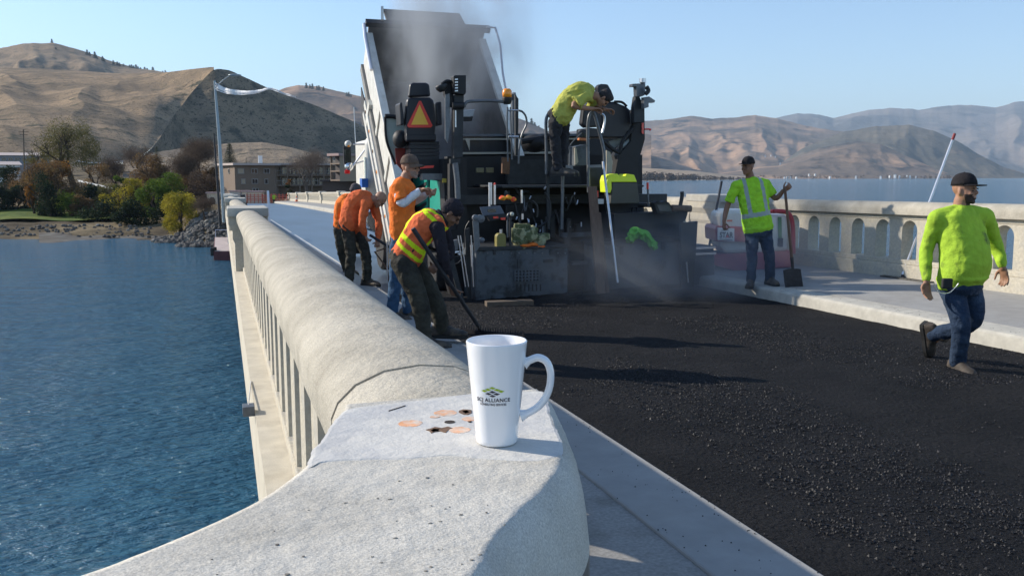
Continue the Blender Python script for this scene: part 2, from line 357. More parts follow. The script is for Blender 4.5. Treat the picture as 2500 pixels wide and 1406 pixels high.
# kerb + pavement on the lake side
mb = MB(); prof = [(7.04, -.16), (7.042, .13), (7.052, .17), (7.075, .193), (7.11, .202), (7.35, .21), (9.35, .285), (9.35, -.16)]
mb.loft([[(x + .02 * math.sin(y * .8), y, z + zb(y)) for x, z in prof] for y in np.linspace(-6, 132, 200)]).build('pavement', m_kerb, smooth=30, kind='structure')
mb = MB(); ys = np.linspace(-6, 132, 60)
mb.loft([[(7.36, y, zb(y) + .214), (9.2, y, zb(y) + .2835), (9.2, y, zb(y) + .280), (7.36, y, zb(y) + .2105)] for y in ys]).build('pavement_top', m_walk, kind='structure')
# fresh mat
nxx, nyy = 120, 300
X = np.linspace(2.108, 7.06, nxx); Y = np.concatenate([np.linspace(-4, 1.5, 20), np.linspace(1.55, 13, nyy)])
P = []
for y in Y:
    e = (fbm(X * 9, X * 0 + y * 9, 5, 4) - .5) * .014 + (fbm(X * 1.2, X * 0 + y * .8, 8, 3) - .5) * .012
    d = np.minimum(1, (X - 2.1) / .06); sag = -.03 * (1 - d)
    P.append([(x, y, zb(y) + a + .01 + .035 * (x - 2.1) / 4.9) for x, a in zip(X + (fbm(X * 0 + y * 5, X * 0, 91, 3) - .5) * .05 * (X > 6.7), e + sag)])
MB().grid(P).build('asphalt', m_asph, smooth=True, kind='structure')
rnd = random.Random(4); mb = MB()
def crumb(mb, p, r):
    M = Matrix.Rotation(rnd.random() * 6, 3, Vector((rnd.random(), rnd.random(), rnd.random() + .1)))
    v = [M @ Vector(q) * r * rnd.uniform(.7, 1.3) + p for q in ((1, 0, -.2), (-.6, .8, -.2), (-.5, -.8, -.3), (.1, .1, .9), (.3, -.1, -.8))]
    mb.add(v, [(0, 1, 3), (1, 2, 3), (2, 0, 3), (1, 0, 4), (2, 1, 4), (0, 2, 4)])
pts = []
while len(pts) < 30000:
    y = 1.4 + 10 * rnd.random() ** 1.6; x = rnd.uniform(2.15, 7.0)
    w = fbm(np.array([x * .9 + 3]), np.array([y * .5]), 17, 3)[0]
    if rnd.random() < max(.035, (w - .47) * 6) * (.35 + 1.3 * mnoise.noise(Vector((x * 3, y * 2, 5))) ** 2 * 6): pts.append((x, y))
for x, y in pts:
    crumb(mb, Vector((x, y, zb(y) + .014 + .035 * (x - 2.1) / 4.9)), rnd.uniform(.0025, .007) if rnd.random() < .85 else rnd.uniform(.007, .0115))
for _ in range(900):
    y = 1.6 + 11 * rnd.random() ** 1.4
    if rnd.random() < .45: x = 2.1 - .4 * rnd.random() ** 2.5; crumb(mb, Vector((x, y, zb(y) + .152)), rnd.uniform(.0015, .005))
    else: x = 7.12 + .9 * rnd.random() ** 2.2; crumb(mb, Vector((x, y, zb(y) + .204 + .035 * (x - 7.12))), rnd.uniform(.002, .006))
mb.build('asphalt_crumbs', m_crumb, kind='stuff', label='loose black asphalt crumbs scattered over the fresh mat')
# ================================================================ arched balustrades
PITCH = 14.5
capP = [(-.165, .895), (-.182, .905), (-.186, .985), (-.172, 1.018), (-.135, 1.053), (-.075, 1.078), (0, 1.086), (.075, 1.078), (.135, 1.053), (.172, 1.018), (.186, .985), (.182, .905), (.165, .895)]
def make_panel(ob, label, group):
    """local frame: x across the wall, y along it from 0 to 13.1, z up from the walk"""
    t = thing('concrete_balustrade', (0, 0, 0), label, 'balustrade', group)
    for a, b_ in ((.0, 3.2), (3.206, 7.6), (7.606, 13.1)):
        MB().loft([[(x + .0015 * math.sin(y * 7), y, z) for x, z in capP] for y in np.linspace(a, b_, 24)]).build('cap_rail', m_cap, t, smooth=35)
    mb = MB(); mb.span((-.112, 0, .84), (.112, 13.1, .898)); mb.build('moulding', m_conc, t, bevel=.01)
    mb = MB(); mb.span((-.15 if ob > .2 else -.115, 0, -.02), (.15, 13.1, ob - .07)); mb.span((-.112, 0, ob - .07), (.12, 13.1, ob)); mb.build('plinth', m_conc, t, bevel=.008)
    ph, ro, sp = .12, .145, .68
    def pillar(y, first=[None]):
        poly = [(-ph, ob), (-ph, sp)] + [(-ph - ro + ro * math.cos(a), sp + ro * math.sin(a)) for a in [math.pi / 2 * k / 8 for k in range(1, 9)]] + [(-ph - ro, .84), (ph + ro, .84)] + \
               [(ph + ro - ro * math.cos(a), sp + ro * math.sin(a)) for a in [math.pi / 2 * k / 8 for k in range(8, 0, -1)]] + [(ph, sp), (ph, ob)]
        mb = MB()
        A = [Vector((-.1, p[0] + y, p[1])) for p in poly]
        mb.prism(A, (.2, 0, 0)); return mb.build('baluster', m_conc, t)
    p0 = pillar(.28); k = 1
    while .28 + .53 * k < 13.0:
        c = p0.copy(); COL.objects.link(c); c.parent = t; c.location = (0, .53 * k, 0); k += 1
    return t
def place_panel(t, x, y, dz):
    t.location = (x, y, zb(y) + dz); t.rotation_euler = (math.atan2(zb(y + 13.1) - zb(y), 13.1), 0, 0)
def make_pilaster(label, group):
    t = thing('railing_pilaster', (0, 0, 0), label, 'pilaster', group)
    mb = MB(); pr = [(-.22, -.6), (-.22, .55), (-.25, .62), (-.25, .75), (-.31, .86), (-.31, .98)]
    P_ = [Vector((x, 0, z)) for x, z in pr] + [Vector((-x, 0, z)) for x, z in pr[::-1]]
    mb.prism(P_, (0, 1.2, 0)).build('post', m_conc, t, bevel=.006)
    MB().span((-.32, -.05, .98), (.32, 1.27, 1.12)).build('post_cap', m_kerb, t, bevel=.012)
    return t
pl = make_panel(.17, 'long near concrete balustrade with rounded cap, running from the mug pier along the river side', 'arched concrete balustrades along the bridge')
place_panel(pl, .38, 1.782, .15)
LN = ['second', 'third', 'fourth', 'fifth', 'sixth', 'seventh', 'eighth', 'ninth']
for k in range(1, 9):
    c = copy_tree(pl, label='%s balustrade panel on the river side, counted outwards from the mug' % LN[k - 1]); place_panel(c, .38, 1.4 + PITCH * k + .3, .15)
pp = make_pilaster('square concrete pilaster where the near river side balustrade ends', 'concrete pilasters between balustrade panels'); pp.location = (.38, 14.9, zb(14.9) + .15)
for k in range(2, 9):
    c = copy_tree(pp, label='%s pilaster along the river side balustrade counted away from the mug' % LN[k - 2]); y = .3 + PITCH * k; c.location = (.38, y, zb(y) + .15)
RX = 9.28
RL = {0: 'sunlit arched balustrade behind the walking man in the black cap', -1: 'arched balustrade at the right edge, nearest the camera'}
pr_ = make_panel(.27, RL[0], 'arched concrete balustrades along the bridge'); place_panel(pr_, RX, 1.55, .28)
c = copy_tree(pr_, label='lake side balustrade panel just beyond the shaded pilaster, behind the paver'); place_panel(c, RX, 1.6 + PITCH, .28)
for k in range(2, 9):
    c = copy_tree(pr_, label='%s lake side balustrade panel, counted from the shovel man into the distance' % LN[k - 1]); place_panel(c, RX, 1.6 + PITCH * k, .28)
c = copy_tree(pp, label='shaded concrete pilaster behind the man with the shovel'); y = 14.75; c.location = (RX, y, zb(y) + .3)
for k in range(2, 10):
    c = copy_tree(pp, label='%s lake side pilaster, counted from the one behind the shovel man' % LN[min(k - 2, 7)]); y = .35 + PITCH * k; c.location = (RX, y, zb(y) + .3)
# ================================================================ curved end pier under the mug
def catmull(P, n):
    P = [Vector(p) for p in P]; out = []
    for i in range(len(P) - 1):
        a, b_, c_, d = P[max(i - 1, 0)], P[i], P[i + 1], P[min(i + 2, len(P) - 1)]
        for k in range(n):
            t = k / n; out.append(.5 * ((2 * b_) + (c_ - a) * t + (2 * a - 5 * b_ + 4 * c_ - d) * t * t + (3 * b_ - a - 3 * c_ + d) * t ** 3))
    return out + [P[-1]]
left_e = [(.188, 1.49), (.172, 1.42), (.140, 1.33), (.112, 1.225), (.074, 1.14), (.028, 1.068), (-.03, 1.005), (-.10, .945), (-.18, .895), (-.45, .78), (-.9, .70), (-1.4, .68)]
right_e = [(-1.4, .12), (-.9, .14), (-.4, .24), (-.1, .42), (.08, .60), (.205, .775), (.262, .87), (.315, .94), (.378, 1.015), (.425, 1.09), (.462, 1.19), (.497, 1.32), (.528, 1.44), (.535, 1.49)]
cl = catmull(left_e, 6); cr = catmull(right_e, 6); cont = cl + cr
N_ = len(cont)
def outward(i):
    t = (cont[(i + 1) % N_] - cont[(i - 1) % N_]); return Vector((t.y, -t.x)).normalized()
nrm = [outward(i) for i in range(N_)]
nl = len(cl)
def ring(off_l, off_r, z):
    out = []
    for i, p in enumerate(cont):
        o = off_l if i < nl else off_r
        if i < nl: q = p - nrm[i] * 0 + Vector((-abs(nrm[i].x), abs(nrm[i].y))) * o
        else: q = p + Vector((abs(nrm[i].x), -abs(nrm[i].y))) * o
        out.append(Vector((q.x, q.y, z)))
    return out
pier = thing('bridge_end_pier', (.2, 1.0, 0), 'curved rough concrete pier in the foreground that the mug stands on', 'pier')
zt = 1.222
def resamp(P_, n_):
    d_ = [0]
    for i in range(1, len(P_)): d_.append(d_[-1] + (P_[i] - P_[i - 1]).length)
    out = []
    for k in range(n_):
        t_ = d_[-1] * k / (n_ - 1); j = max(1, next((i for i in range(len(d_)) if d_[i] >= t_ - 1e-9), len(d_) - 1)); f_ = (t_ - d_[j - 1]) / max(1e-9, d_[j] - d_[j - 1]); out.append(P_[j - 1].lerp(P_[j], min(1, f_)))
    return out
clf = catmull(left_e, 14); crf = catmull(right_e, 14)[::-1]
# stations: pair the two edges by walking both at the same share of their length
NS = 210; ql = resamp(clf, NS); qr = resamp(crf, NS); P = []; top_n = 46
profL = [(.0, -1.5), (.0, -.30), (.004, -.10), (.004, -.05), (.003, -.022), (.0, -.008)]; profR = [(.004, -.004), (.012, -.011), (.022, -.026), (.030, -.048), (.037, -.08), (.042, -.13), (.044, -.22), (.044, -.5), (.044, -1.5)]
for i in range(NS):
    a_, b_ = ql[i], qr[i]; da = (ql[min(i + 1, NS - 1)] - ql[max(i - 1, 0)]).normalized(); db = (qr[min(i + 1, NS - 1)] - qr[max(i - 1, 0)]).normalized()
    nla = Vector((-da.y, da.x)); nrb = Vector((db.y, -db.x))
    if nla.dot(a_ - b_) < 0: nla = -nla
    if nrb.dot(b_ - a_) < 0: nrb = -nrb
    row = [Vector((a_.x + nla.x * o_, a_.y + nla.y * o_, zt + z_)) for o_, z_ in profL]
    for k in range(top_n + 1):
        q = a_.lerp(b_, k / top_n); row.append(Vector((q.x, q.y, zt)))
    row += [Vector((b_.x + nrb.x * o_, b_.y + nrb.y * o_, zt + z_)) for o_, z_ in profR]
    for q in row:
        if q.z > zt - .12:
            e_ = mnoise.noise(Vector((q.x, q.y, q.z)) * 9) * .0022 + mnoise.noise(q * 40) * .0011 + mnoise.noise(q * 110) * .0006
            edge = .0015 + .0025 * (q.z < zt - .002)
            q.z -= max(0, e_ * .35 + .0003) if q.z > zt - .001 else e_ * 1.2
            if q.z < zt - .004: q.x += mnoise.noise(q * 60) * .0025; q.y += mnoise.noise(q * 60 + Vector((9, 0, 0))) * .0025
    P.append(row)
pb = MB().grid(P).build('pier_body', m_pier, pier, smooth=True)
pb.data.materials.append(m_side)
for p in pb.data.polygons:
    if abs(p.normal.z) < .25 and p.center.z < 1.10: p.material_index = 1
MB().loft([[(.38 + x, y, z + .15 + zb(1.78)) for x, z in capP] for y in np.linspace(1.462, 1.776, 6)]).build('cap_rail', m_cap, pier, smooth=35)
MB().span((.25, 1.4, -.3), (.52, 1.95, 1.06)).build('end_post', m_conc, pier)
# smooth grout patch with ragged rim
rr = random.Random(8)
pc = [onb(x, y, zt + .012) for x, y in [(850, 1006), (900, 998), (960, 990), (1020, 984), (1080, 976), (1150, 968), (1220, 964), (1300, 961), (1322, 964), (1330, 985), (1338, 1015), (1350, 1040), (1358, 1065), (1364, 1092), (1358, 1112), (1300, 1124), (1200, 1120), (1100, 1112), (980, 1120), (880, 1122), (790, 1128), (760, 1140), (775, 1100), (806, 1060), (825, 1030)]]
pc = catmull(pc + [pc[0]], 14)[:-1]
P0 = [Vector((p.x + .003 * mnoise.noise(p * 25) + rr.uniform(-.0007, .0007), p.y + .003 * mnoise.noise(p * 25 + Vector((7, 0, 0))) + rr.uniform(-.0007, .0007), zt + .0005)) for p in pc]
cc_ = sum(P0, Vector((0, 0, 0))) / len(P0)
MB().loft([P0, [Vector((p.x + (p.x - cc_.x) * .03, p.y + (p.y - cc_.y) * .03, zt - .0009)) for p in P0]]).build('grout_patch', m_patch, pier)
# marks on the patch
def disc(px, py, rx, ry_scale, mt, name, z, rag=.07, n=60, seed=1):
    c_ = onb(px, py, z + .012); r_ = random.Random(seed)
    P_ = [Vector((c_.x + math.cos(a) * rx * (1 + r_.uniform(-rag, rag)), c_.y + math.sin(a) * rx * ry_scale * (1 + r_.uniform(-rag, rag)), z)) for a in [2 * math.pi * k / n for k in range(n)]]
    return MB().loft([P_, [p - Vector((0, 0, .0006)) for p in P_]]).build(name, mt, pier)
disc(1002, 1037, .0185, 1, m_opaint, 'paint_disc', zt + .0009, seed=2); disc(1088, 1012, .0185, 1, m_opaint, 'paint_disc', zt + .0009, seed=3)
disc(1122, 1052, .0165, 1, m_opaint, 'paint_disc', zt + .0009, seed=4); disc(1146, 1026, .012, 1, m_opaint, 'paint_disc', zt + .0009, seed=5)
disc(1098, 1033, .0085, 1, m_hole, 'drilled_hole', zt + .0012, .02, seed=6)
disc(1062, 1021, .008, .8, m_opaint, 'paint_disc', zt + .0012, .1, seed=7)
def chip(pts, seed):
    r_ = random.Random(seed); P_ = []
    for px, py in pts:
        c_ = onb(px + r_.uniform(-1, 1), py + r_.uniform(-1, 1), zt + .012); P_.append(Vector((c_.x, c_.y, zt + .0014)))
    MB().loft([P_, [p - Vector((0, 0, .0008)) for p in P_]]).build('broken_chip', m_rust if seed % 2 else m_hole, pier)
chip([(1040, 1053), (1052, 1051), (1062, 1047), (1078, 1049), (1094, 1047), (1104, 1050), (1096, 1053), (1088, 1060), (1076, 1056), (1062, 1058), (1054, 1062), (1048, 1057)], 1)
chip([(1050, 1055), (1060, 1052), (1072, 1052), (1070, 1058), (1058, 1059)], 2)
chip([(1121, 1008), (1132, 1005), (1145, 1007), (1152, 1006), (1152, 1014), (1140, 1018), (1130, 1017), (1120, 1013)], 3)
chip([(1128, 1010), (1140, 1008), (1148, 1012), (1136, 1015)], 4)
chip([(948, 1008), (990, 996.5), (990, 997.5), (949, 1009.5)], 6)
chip([(1142, 1033), (1152, 1032), (1152, 1036), (1146, 1037)], 8)
for i in range(70):      # pits and grit on the rough concrete
    px = rr.uniform(400, 1330); py = rr.uniform(1130, 1400)
    if px < 400 + (1400 - py) * 2.2 or px > 1340 - (py - 1130) * .7: continue
    chip_c = onb(px, py, zt + .012); s_ = rr.uniform(.0006, .0022)
    P_ = [Vector((chip_c.x + s_ * rr.uniform(.6, 1.6) * math.cos(a), chip_c.y + s_ * rr.uniform(.5, 1.2) * math.sin(a), zt + .0006)) for a in [k * math.pi / 3 for k in range(6)]]
    MB().loft([P_, [p - Vector((0, 0, .0012)) for p in P_]]).build('pit', m_side, pier)
# ================================================================ the mug
MX, MY, MZ = .369, 1.20, zt + .0009
mug = thing('coffee_mug', (MX, MY, MZ), 'tall white tapered ceramic mug with a printed logo, standing on the foreground pier', 'mug')
H = .152; r0, r1 = .0300, .0446
prof = [(.0001, .002), (r0 - .006, .002), (r0 - .004, 0), (r0 - .001, .001), (r0 + .0004, .004)] + [(r0 + (r1 - r0) * t, H * t) for t in np.linspace(.06, .985, 16)] + [(r1 - .0003, H - .0012), (r1 - .0016, H), (r1 - .0032, H - .0006), (r1 - .004, H - .003)] + [(r0 + (r1 - r0) * t - .0042, H * t) for t in np.linspace(.95, .08, 14)] + [(r0 - .008, .007), (.0001, .006)]
MB().lathe(prof, (MX, MY, MZ), n=96, cap=False).build('cup_body', m_mug, mug, smooth=True)
def mr(z): return r0 + (r1 - r0) * z / H
ang = math.atan2(Rt.y, Rt.x); hd = Vector((math.cos(ang), math.sin(ang), 0)); base = Vector((MX, MY, MZ))
s = 1 / 1700.
def hp(px, py):   # handle outline from the photo, in the plane through the mug's axis
    return base + hd * ((px - 1209) * s) + Vector((0, 0, (1082 - py) * s / .99))
hpts = catmull([hp(1276, 884), hp(1292, 876), hp(1312, 870), hp(1332, 880), hp(1342, 905), hp(1341, 938), hp(1331, 968), hp(1312, 993), hp(1290, 1007), hp(1268, 1016)], 6)
rings = []; sd = Vector((-hd.y, hd.x, 0))
for i, p in enumerate(hpts):
    d = (hpts[min(i + 1, len(hpts) - 1)] - hpts[max(i - 1, 0)]).normalized(); nn = d.cross(sd).normalized()
    k = min(1, min(i, len(hpts) - 1 - i) / 5.0); a = .0062 - .0008 * k + .0035 * (1 - k); b_ = .0078 + .002 * (1 - k)
    rings.append([p + nn * a * math.cos(t) + sd * b_ * math.sin(t) for t in [2 * math.pi * j / 20 for j in range(20)]])
MB().loft(rings).build('handle', m_mug, mug, smooth=True)
def text_mesh(txt, size, bold=0.0, spacing=1.0):
    cu = bpy.data.curves.new('t', 'FONT'); cu.body = txt; cu.size = size; cu.align_x = 'CENTER'; cu.offset = bold; cu.space_character = spacing
    o = bpy.data.objects.new('t', cu); COL.objects.link(o)
    bpy.context.view_layer.update(); dg = bpy.context.evaluated_depsgraph_get(); me = bpy.data.meshes.new_from_object(o.evaluated_get(dg))
    V = [Vector(v.co) for v in me.vertices]; F_ = [tuple(p.vertices) for p in me.polygons]
    bpy.data.objects.remove(o); bpy.data.meshes.remove(me); return V, F_
back = math.atan2(-Fh.y, -Fh.x)     # direction from the mug towards the camera
def wrap(V, F_, z0, mt, name, da=0.0, dr=.0005):
    # subdivide long faces away by plain mapping (letters are small)
    mb = MB(); out = []
    for v in V:
        z = z0 + v.y; r_ = mr(z) + dr; a = back + da + v.x / r_
        out.append(Vector((MX + r_ * math.cos(a), MY + r_ * math.sin(a), MZ + z)))
    return mb.add(out, F_).build(name, mt, mug)
zz = lambda py: (1082 - py) * s
DA = -.14
V, F_ = text_mesh('SCJ ALLIANCE', .0092, .00022, 1.08); w_ = max(v.x for v in V) - min(v.x for v in V); k = .0515 / w_
wrap([Vector((v.x * k, v.y * .82, 0)) for v in V], F_, zz(964), m_ink, 'printed_name', DA)
V, F_ = text_mesh('CONSULTING SERVICES', .0048, .00012, 1.05); w_ = max(v.x for v in V) - min(v.x for v in V); k = .0395 / w_
wrap([Vector((v.x * k, v.y * .95, 0)) for v in V], F_, zz(973.5), m_ink, 'printed_tagline', DA)
def rh(cx, cy, w, h, mt, nm):
    A, B, C_, D_ = Vector((cx - w, cy)), Vector((cx + w * .1, cy - h)), Vector((cx + w, cy)), Vector((cx - w * .1, cy + h)); V = []; F2 = []
    for i in range(7):
        t_ = i / 6; a1 = A.lerp(B, t_); b1 = D_.lerp(C_, t_)
        for j in range(7): q = a1.lerp(b1, j / 6); V.append(Vector((q.x * s, q.y * s, 0)))
    wrap(V, [(i * 7 + j, i * 7 + j + 1, i * 7 + j + 8, i * 7 + j + 7) for i in range(6) for j in range(6)], zz(947), mt, nm, DA, .0005)
for cx, cy in ((0, 18), (-11, 13.5), (11, 13.5), (-21, 9.5), (21, 9.5)): rh(cx, cy, 8.5, 3.2, m_green_ink, 'printed_mark')
for cx, cy in ((0, 8), (-10, 3), (10, 3), (0, -2)): rh(cx, cy, 8.5, 3.2, m_ink, 'printed_mark')
# ================================================================ trees, shrubs, rocks, poles and buildings of the far bank
m_bark = mat('tree_bark', (.075, .055, .04), .95, var=.4, vs=3, spec=.1)
m_greybark = mat('grey_bark', (.13, .11, .095), .95, var=.3, vs=3, spec=.1)
def leafmat(name, a, b_, c_):
    m = bpy.data.materials.new(name); m.use_nodes = True; n = m.node_tree.nodes; L = m.node_tree.links
    b = n['Principled BSDF']; b.inputs['Roughness'].default_value = .8; b.inputs['Specular IOR Level'].default_value = .15
    tc = n.new('ShaderNodeTexCoord'); t = n.new('ShaderNodeTexNoise'); t.inputs['Scale'].default_value = .45; t.inputs['Detail'].default_value = 8; t.inputs['Roughness'].default_value = .75
    L.new(tc.outputs['Object'], t.inputs['Vector']); r = n.new('ShaderNodeValToRGB'); L.new(t.outputs['Fac'], r.inputs[0])
    r.color_ramp.elements[0].position = .36; r.color_ramp.elements[0].color = (*a, 1); r.color_ramp.elements[1].position = .64; r.color_ramp.elements[1].color = (*c_, 1)
    e = r.color_ramp.elements.new(.5); e.color = (*b_, 1)
    L.new(r.outputs[0], b.inputs['Base Color']); b.inputs['Subsurface Weight'].default_value = 0
    tl = n.new('ShaderNodeBsdfTranslucent'); L.new(r.outputs[0], tl.inputs[0]); ms = n.new('ShaderNodeMixShader'); ms.inputs[0].default_value = .3
    L.new(b.outputs[0], ms.inputs[1]); L.new(tl.outputs[0], ms.inputs[2]); L.new(ms.outputs[0], n['Material Output'].inputs[0]); return m
lf_olive = leafmat('olive_leaves', (.07, .065, .03), (.14, .125, .04), (.25, .21, .07))
lf_orange = leafmat('orange_leaves', (.10, .05, .025), (.28, .12, .02), (.42, .22, .04))
lf_rust = leafmat('rust_leaves', (.08, .055, .035), (.17, .105, .05), (.34, .20, .06))
lf_green = leafmat('green_leaves', (.03, .06, .012), (.10, .16, .02), (.24, .28, .03))
lf_yellow = leafmat('yellow_leaves', (.10, .10, .02), (.36, .30, .03), (.52, .42, .05))
lf_dark = leafmat('dark_needles', (.012, .022, .012), (.02, .035, .016), (.04, .055, .02))
lf_con = leafmat('conifer_needles', (.02, .035, .02), (.035, .055, .025), (.06, .08, .035))
lf_brown = leafmat('brown_twigs', (.07, .05, .04), (.11, .08, .06), (.16, .115, .08))
lf_grey = leafmat('grey_twigs', (.10, .08, .07), (.15, .12, .10), (.2, .16, .13))
def leaves(mb, blobs, n, size, rng, stretch=1.0, hollow=.35):
    """many leaf sized triangles/quads spread through clumps"""
    for cx, cy, cz, rx, ry, rz, w in blobs:
        for _ in range(int(n * w)):
            while True:
                d = Vector((rng.gauss(0, 1), rng.gauss(0, 1), rng.gauss(0, 1)))
                if d.length > .01: break
            d.normalize(); r_ = (hollow + (1 - hollow) * rng.random()) ** .6 * rng.uniform(.8, 1.06)
            p = Vector((cx + d.x * rx * r_, cy + d.y * ry * r_, cz + d.z * rz * r_))
            a = Vector((rng.uniform(-1, 1), rng.uniform(-1, 1), rng.uniform(-.6, .6) * stretch)).normalized() * size * rng.uniform(.6, 1.3)
            b_ = a.cross(Vector((rng.uniform(-1, 1), rng.uniform(-1, 1), rng.uniform(-1, 1)))).normalized() * size * rng.uniform(.35, .8)
            mb.add([p - a, p + b_, p + a, p - b_], [(0, 1, 2, 3)])
def limbs(mb, p, d, L_, r, depth, rng, spread=.6, up=.15, tips=None, n=5):
    pts = [p]; q = p.copy(); dd = d.copy()
    for i in range(3):
        dd = (dd + Vector((rng.uniform(-.18, .18), rng.uniform(-.18, .18), rng.uniform(-.1, .15)))).normalized(); q = q + dd * L_ / 3; pts.append(q)
    mb.tube(pts, [r, r * .85, r * .72, r * .6], n, cap=False)
    if depth == 0:
        if tips is not None: tips.append(q)
        return
    for _ in range(rng.choice((2, 3, 3))):
        nd = (dd + Vector((rng.uniform(-1, 1), rng.uniform(-1, 1), rng.uniform(-.5, .6))) * spread + Vector((0, 0, up))).normalized()
        limbs(mb, pts[rng.choice((2, 3, 3))], nd, L_ * rng.uniform(.6, .82), r * .55, depth - 1, rng, spread, up, tips, max(3, n - 1))
def tree(name, px, py, D, h, wd, leaf, label, cat='tree', group=None, bark=None, n=5200, size=.16, trunk=.28, depth=4, nb=16, seed=1, bare=False, low=.25, rz=.5, droop=0, top=1.0):
    rng = random.Random(seed); g = at(px, py, D); base = Vector((g.x, g.y, g.z - .3)); t = thing(name, g, label, cat, group)
    mb = MB(); tips = []
    limbs(mb, base, Vector((rng.uniform(-.1, .1), rng.uniform(-.1, .1), 1)).normalized(), h * trunk, h * .035, depth, rng, .75 if wd > h * .7 else .5, .2, tips)
    # squash the branch system into the crown's extent
    xs_ = [v[0] for v in mb.v]; ys_ = [v[1] for v in mb.v]; zs_ = [v[2] for v in mb.v]
    kx = wd * .5 / max(.1, max(max(xs_) - g.x, g.x - min(xs_))); kz = h * .97 / max(.1, max(zs_) - base.z)
    mb.v = [(g.x + (v[0] - g.x) * min(kx, 1.6), g.y + (v[1] - g.y) * min(kx, 1.6), base.z + (v[2] - base.z) * kz) for v in mb.v]
    tips = [Vector((g.x + (v.x - g.x) * min(kx, 1.6), g.y + (v.y - g.y) * min(kx, 1.6), base.z + (v.z - base.z) * kz)) for v in tips]
    mb.build('trunk', bark or m_bark, t)
    mb = MB()
    if bare:
        for q in tips:      # fine twigs
            for _ in range(int(n / max(1, len(tips)))):
                d = Vector((rng.gauss(0, 1), rng.gauss(0, 1), rng.gauss(0, .9))); d = d * (wd * .085)
                p = q + d; a = Vector((rng.uniform(-1, 1), rng.uniform(-1, 1), rng.uniform(-.2, 1.2))).normalized() * size * 2.6; b_ = a.cross(Vector((.3, 1, .2))).normalized() * size * .10
                mb.add([p - a, p + b_, p + a, p - b_], [(0, 1, 2, 3)])
    else:
        blobs = []
        for i in range(nb):
            a = rng.uniform(0, 6.28); f_ = rng.random(); zc = low + (top - low) * (f_ * .8 + .1)
            rr_ = wd * .5 * math.sin(math.pi * min(.95, max(.12, (zc - low) / (top - low) * .8 + .15))) * rng.uniform(.35, .78)
            s_ = wd * rng.uniform(.13, .24)
            blobs.append((g.x + rr_ * math.cos(a), g.y + rr_ * math.sin(a), g.z + h * zc, s_, s_, s_ * rng.uniform(.6, 1.1) * (1 + droop), (1.0 / nb) * rng.uniform(.6, 1.4)))
        leaves(mb, blobs, n, size, rng, 1 + droop * 2)
    mb.build('crown', leaf, t); return t
T = tree
for i, (px, py, D_, hh, ww, lf, lb) in enumerate(((165, 552, 160, 6, 7, lf_green, 'low olive green shrub right of the drooping tree'), (205, 548, 160, 5, 6, lf_rust, 'low rust coloured shrub by the lawn sculpture'), (330, 520, 166, 6.5, 6, lf_yellow, 'golden shrub between the poplar and the willow bush'), (415, 515, 162, 7, 7, lf_green, 'tall yellow green shrub left of the bright bush'), (445, 505, 172, 7, 8, lf_rust, 'rust brown shrub behind the bright bush'), (495, 500, 160, 6, 7, lf_brown, 'brown shrub just left of the lamp post foot'), (265, 520, 170, 5.5, 7, lf_olive, 'olive shrub under the guard rail'), (60, 500, 185, 8, 9, lf_rust, 'dull rust tree behind the small maple'), (100, 440, 215, 8, 8, lf_olive, 'olive tree left of the tall willow'), (520, 470, 175, 6, 6, lf_rust, 'brown tree at the left wall of the apartment block'))):
    tree('autumn_shrub', px, py, D_, hh, ww, lf, lb, 'shrub', n=5500, size=.13, nb=16, seed=100 + i, low=.1)
tree('willow_tree', 183, 470, 205, 16.5, 16, lf_olive, 'big half bare olive green willow tree, tallest on the far bank', n=15000, size=.15, nb=40, seed=3, low=.35, trunk=.25)
tree('autumn_tree', 128, 545, 168, 12, 11.5, lf_rust, 'rust brown tree with orange top in front of the tall willow', n=12000, size=.15, nb=28, seed=4, low=.35)
tree('autumn_tree', 140, 470, 172, 6, 6.5, lf_orange, 'orange leaved treetop beside the tall willow trunk', n=2600, size=.18, nb=8, seed=5, low=.2)
tree('weeping_tree', 122, 550, 158, 8.5, 6.5, lf_dark, 'dark green drooping tree on the lawn edge', n=5200, size=.18, nb=12, seed=6, low=.1, droop=.8)
tree('maple_tree', 86, 533, 163, 6.0, 4.6, lf_orange, 'small orange maple with a short trunk on the left of the lawn', n=3600, size=.15, nb=10, seed=7, low=.3)
for i, (px, hh, lb) in enumerate(((-40, 9, 'dark evergreen cut off by the left edge of the frame'), (12, 8, 'dark evergreen at the left edge behind the small maple'), (45, 7, 'shorter dark evergreen between the left edge and the orange maple'))):
    tree('evergreen_tree', px, 540, 175, hh, 7, lf_dark, lb, n=5200, size=.25, nb=12, seed=20 + i, low=.08, group='dark evergreens at the lawn')
tree('bare_tree', 238, 478, 190, 7.0, 7, lf_rust, 'reddish brown half bare tree by the sloping white guard rail', n=1800, size=.16, nb=9, seed=9, low=.3)
tree('poplar_tree', 296, 502, 178, 6.3, 3.6, lf_green, 'small bright green poplar standing above the shrubs', n=2800, size=.15, nb=9, seed=10, low=.2)
tree('yellow_shrub', 292, 548, 158, 6.4, 7.5, lf_yellow, 'yellow brown shrub under the small poplar', 'shrub', n=4600, size=.16, nb=14, seed=11, low=.12)
tree('dark_shrub', 255, 560, 152, 4.6, 9, lf_dark, 'dark shrub mass on the bank left of the yellow shrub', 'shrub', n=4200, size=.2, nb=12, seed=12, low=.02)
tree('dark_shrub', 345, 562, 146, 4.6, 9, lf_dark, 'dark shrub mass on the bank under the green willow', 'shrub', n=4200, size=.2, nb=12, seed=13, low=.02)
tree('willow_bush', 385, 545, 152, 7.2, 7.5, lf_green, 'yellow green willow bush between the yellow shrub and the bright bush', 'shrub', n=6200, size=.16, nb=15, seed=14, low=.15)
